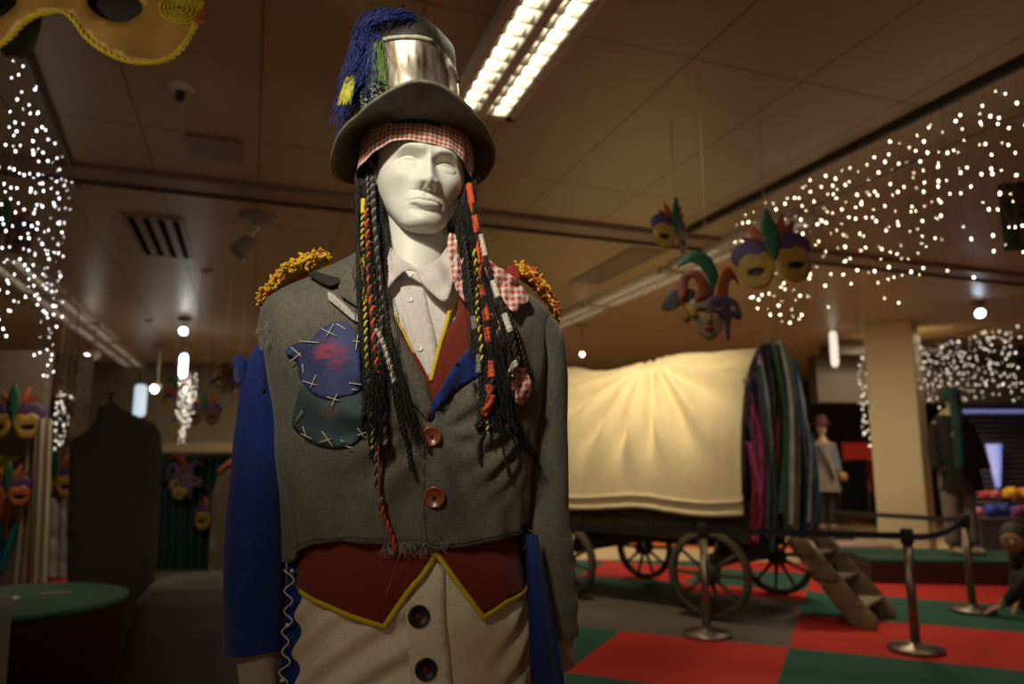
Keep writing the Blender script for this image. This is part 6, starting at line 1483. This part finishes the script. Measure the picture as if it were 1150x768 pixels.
for s_, e_ in ((-1, 0), (1, .05)): b = MB(); b.tube(catmull([V(s_*.165, 0, 1.38), V(s_*.21+e_, .0, 1.12), V(s_*.22+e_*1.4, -.05, .90)], 5), [.062]*11, 14); b.build('coat_sleeve', m_coat, fg)
m_jn = M('jeans_grey', (.16, .14, .12), .9); 
for s_ in (-1, 1): b = MB(); b.tube(catmull([V(s_*.085, 0, .85), V(s_*.09, 0, .5), V(s_*.10, 0, .10)], 5), [.10, .10, .098, .094, .09, .085, .082, .08, .078, .075, .073], 14); b.build('trouser_leg', m_jn, fg)
m_tealk = M('scarf_teal', (.006, .035, .034), .85)
b = MB(); b.ellipsoid(V(.02, .0, 1.70), (.10, .115, .10)); b.grid(lambda u, v: Vector(V(-.10+.13*u+.0*v-.03*v, -.16-.05*sin(v*2)*0-.03*sin(u*pi)-.05*sst(0, .4, v), 1.66-.75*v)), 8, 20); b.grid(lambda u, v: Vector(V(.03-.13*u-.03*v, -.155-.03*sin(u*pi)-.05*sst(0, .4, v), 1.66-.75*v)), 8, 20); b.build('scarf', m_tealk, fg)['label'] = 'teal head scarf with a long tail'
# costumed figure beside the wagon
fx_, fy_ = P(928, 560, 11.4).x, 11.4; z0 = .20
PLh = .20
pp = thing('small_plinth', (fx_, fy_, 0), 'low dark plinth under the thin costumed mannequin', 'plinth'); b = MB(); b.lathe([(.36, 0), (.36, PLh-.01), (.35, PLh), (.001, PLh)], 40, Matrix.Translation((fx_, fy_, 0))); b.build('drum', m_walld, pp)
fg = thing('mannequin', (fx_, fy_, z0), 'thin costumed mannequin with grey tunic and black leggings beyond the rag curtain', 'mannequin')
figure(fg, [([V(0, 0, .85), V(0, 0, 1.1), V(0, 0, 1.28)], [.11, .11, .10]), ([V(0, 0, 1.30), V(.0, 0, 1.44)], [.045, .042]), ([V(0, 0, 1.52)], (.07, .085, .105)), ([V(-.13, 0, 1.26), V(-.17, .02, 1.02), V(-.13, -.08, .80)], [.045, .038, .028]), ([V(.13, 0, 1.26), V(.18, 0, 1.02), V(.22, -.08, .80)], [.045, .038, .028]),
    ([V(-.06, 0, .8), V(-.07, 0, .42), V(-.10, 0, .08)], [.075, .052, .036]), ([V(.06, 0, .8), V(.06, 0, .42), V(.05, 0, .08)], [.075, .052, .036]), ([V(-.10, .02, .03), V(-.12, -.14, .03)], [.035, .03]), ([V(.05, .02, .03), V(.06, -.14, .03)], [.035, .03])], 'body', M('figure_tan', (.30, .20, .13), .6))
skirt('tunic', fg, [(z0+1.32, .08, .08, 0, 0), (z0+1.26, .16, .11, 0, 0), (z0+1.0, .15, .12, 0, 0), (z0+.8, .19, .15, 0, 0), (z0+.56, .22, .18, 0, 0)], M('tunic_grey', (.15, .13, .12), .9, var=.3, scale=6), cx=fx_, cy=fy_, wob=.05)
b = MB(); b.tube([V(-.13, -.11, 1.26), V(.0, -.17, .98), V(.06, -.19, .75)], .035, 8, flat=.3); b.build('sash', m_cb, fg)
for s_ in (-1, 1): b = MB(); b.tube(catmull([V(s_*.14, 0, 1.27), V(s_*.185, 0, 1.02), V(s_*.19, -.05, .86)], 5), .055, 12); b.build('sleeve', M('sleeve_blue_grey', (.09, .13, .19), .9), fg)
for s_, xx in ((-1, -.10), (1, .05)): b = MB(); b.tube(catmull([V(s_*.06, 0, .70), V(s_*.065, 0, .42), V(xx, 0, .08)], 5), [.08-.0035*i for i in range(11)], 12); b.build('legging', m_cb, fg)
b = MB(); b.lathe([(.15, 0), (.155, .01), (.09, .03), (.085, .13), (.07, .15), (.001, .15)], 28, Matrix.Translation(V(0, 0, 1.57))); b.build('hat', M('hat_maroon', (.05, .012, .018), .8), fg)
b = MB(); b.ellipsoid(V(.23, -.12, .78), (.06, .05, .07)); b.build('pouch', M('pouch_orange', (.34, .16, .05), .7), fg)
# kneeling person, right edge
hp3 = PZ(1104, 690, 0)
kx, ky = hp3.x+.44, hp3.y-.05
kp = thing('person', (kx, ky, 0), 'crouching person in black reaching down to the base of the queue post', 'person')
K = lambda x, y, z: (kx+x, ky+y, z)
m_kb = M('sweater_black', (.012, .011, .012), .9)
figure(kp, [([K(.16, .05, .30), K(.10, .05, .46), K(.0, .03, .56)], [.15, .145, .12]), ([K(-.04, .0, .56), K(-.12, -.02, .60)], [.055, .05]), ([K(-.19, -.04, .60)], (.085, .095, .115)), ([K(-.25, -.12, .585), K(-.262, -.14, .58)], [.014, .011]),
    ([K(-.02, -.16, .52), K(-.22, -.18, .30), K(-.36, -.08, .10)], [.055, .045, .032]), ([K(.0, .20, .50), K(-.02, .20, .28), K(-.10, .12, .10)], [.055, .045, .032]),
    ([K(.18, -.08, .28), K(-.02, -.14, .12), K(.28, -.12, .09)], [.095, .075, .055]), ([K(.2, .14, .28), K(-.02, .18, .24), K(.06, .18, .06)], [.095, .075, .055])], vox=.011)
hb = MB(); hand(hb, K(-.36, -.08, .10), (-.85, .25, -.45), (-.2, .1, -.9), 1.0, .25, 1); hand(hb, K(-.10, .12, .10), (-.4, -.1, -.8), (-.8, 0, -.3), 1.0, .25, -1); hb.build('hand', m_pskin, kp)
b = MB(); limb(b, [K(.18, .05, .26), K(.10, .05, .46), K(.0, .03, .57)], [.175, .165, .135], 18); limb(b, [K(-.02, -.14, .54), K(-.21, -.18, .31), K(-.33, -.10, .13)], [.075, .060, .044], 12); limb(b, [K(.0, .20, .52), K(-.02, .20, .29), K(-.08, .14, .13)], [.075, .060, .044], 12); remeshed(b, .012, 5).build('sweater', m_kb, kp)
b = MB(); limb(b, [K(.18, -.08, .28), K(-.02, -.14, .13), K(.30, -.12, .10)], [.115, .09, .07], 14); limb(b, [K(.2, .14, .28), K(-.02, .18, .25), K(.06, .18, .09)], [.115, .09, .07], 14); remeshed(b, .012, 5).build('trousers', MATS['garment_black'], kp)
b = MB(); b.ellipsoid(K(-.165, -.025, .635), (.105, .11, .11), 20, 14); b.ellipsoid(K(-.12, .02, .59), (.09, .09, .10), 16, 12); remeshed(b, .01, 3).build('hair', M('hair_brown', (.035, .020, .012), .7, bump=.5, bscale=80), kp)
for s_ in (-1, 1): b = MB(); b.ellipsoid(K(-.262+.01*s_, -.07-.035*s_-.035, .615), (.012, .012, .010), 10, 8); b.build('eye', mc['black'], kp)
for q in (K(.34, -.12, .05), K(.04, .18, .045)): b = MB(); b.ellipsoid(q, (.12, .05, .045), 14, 10); b.build('shoe', mc['black'], kp)
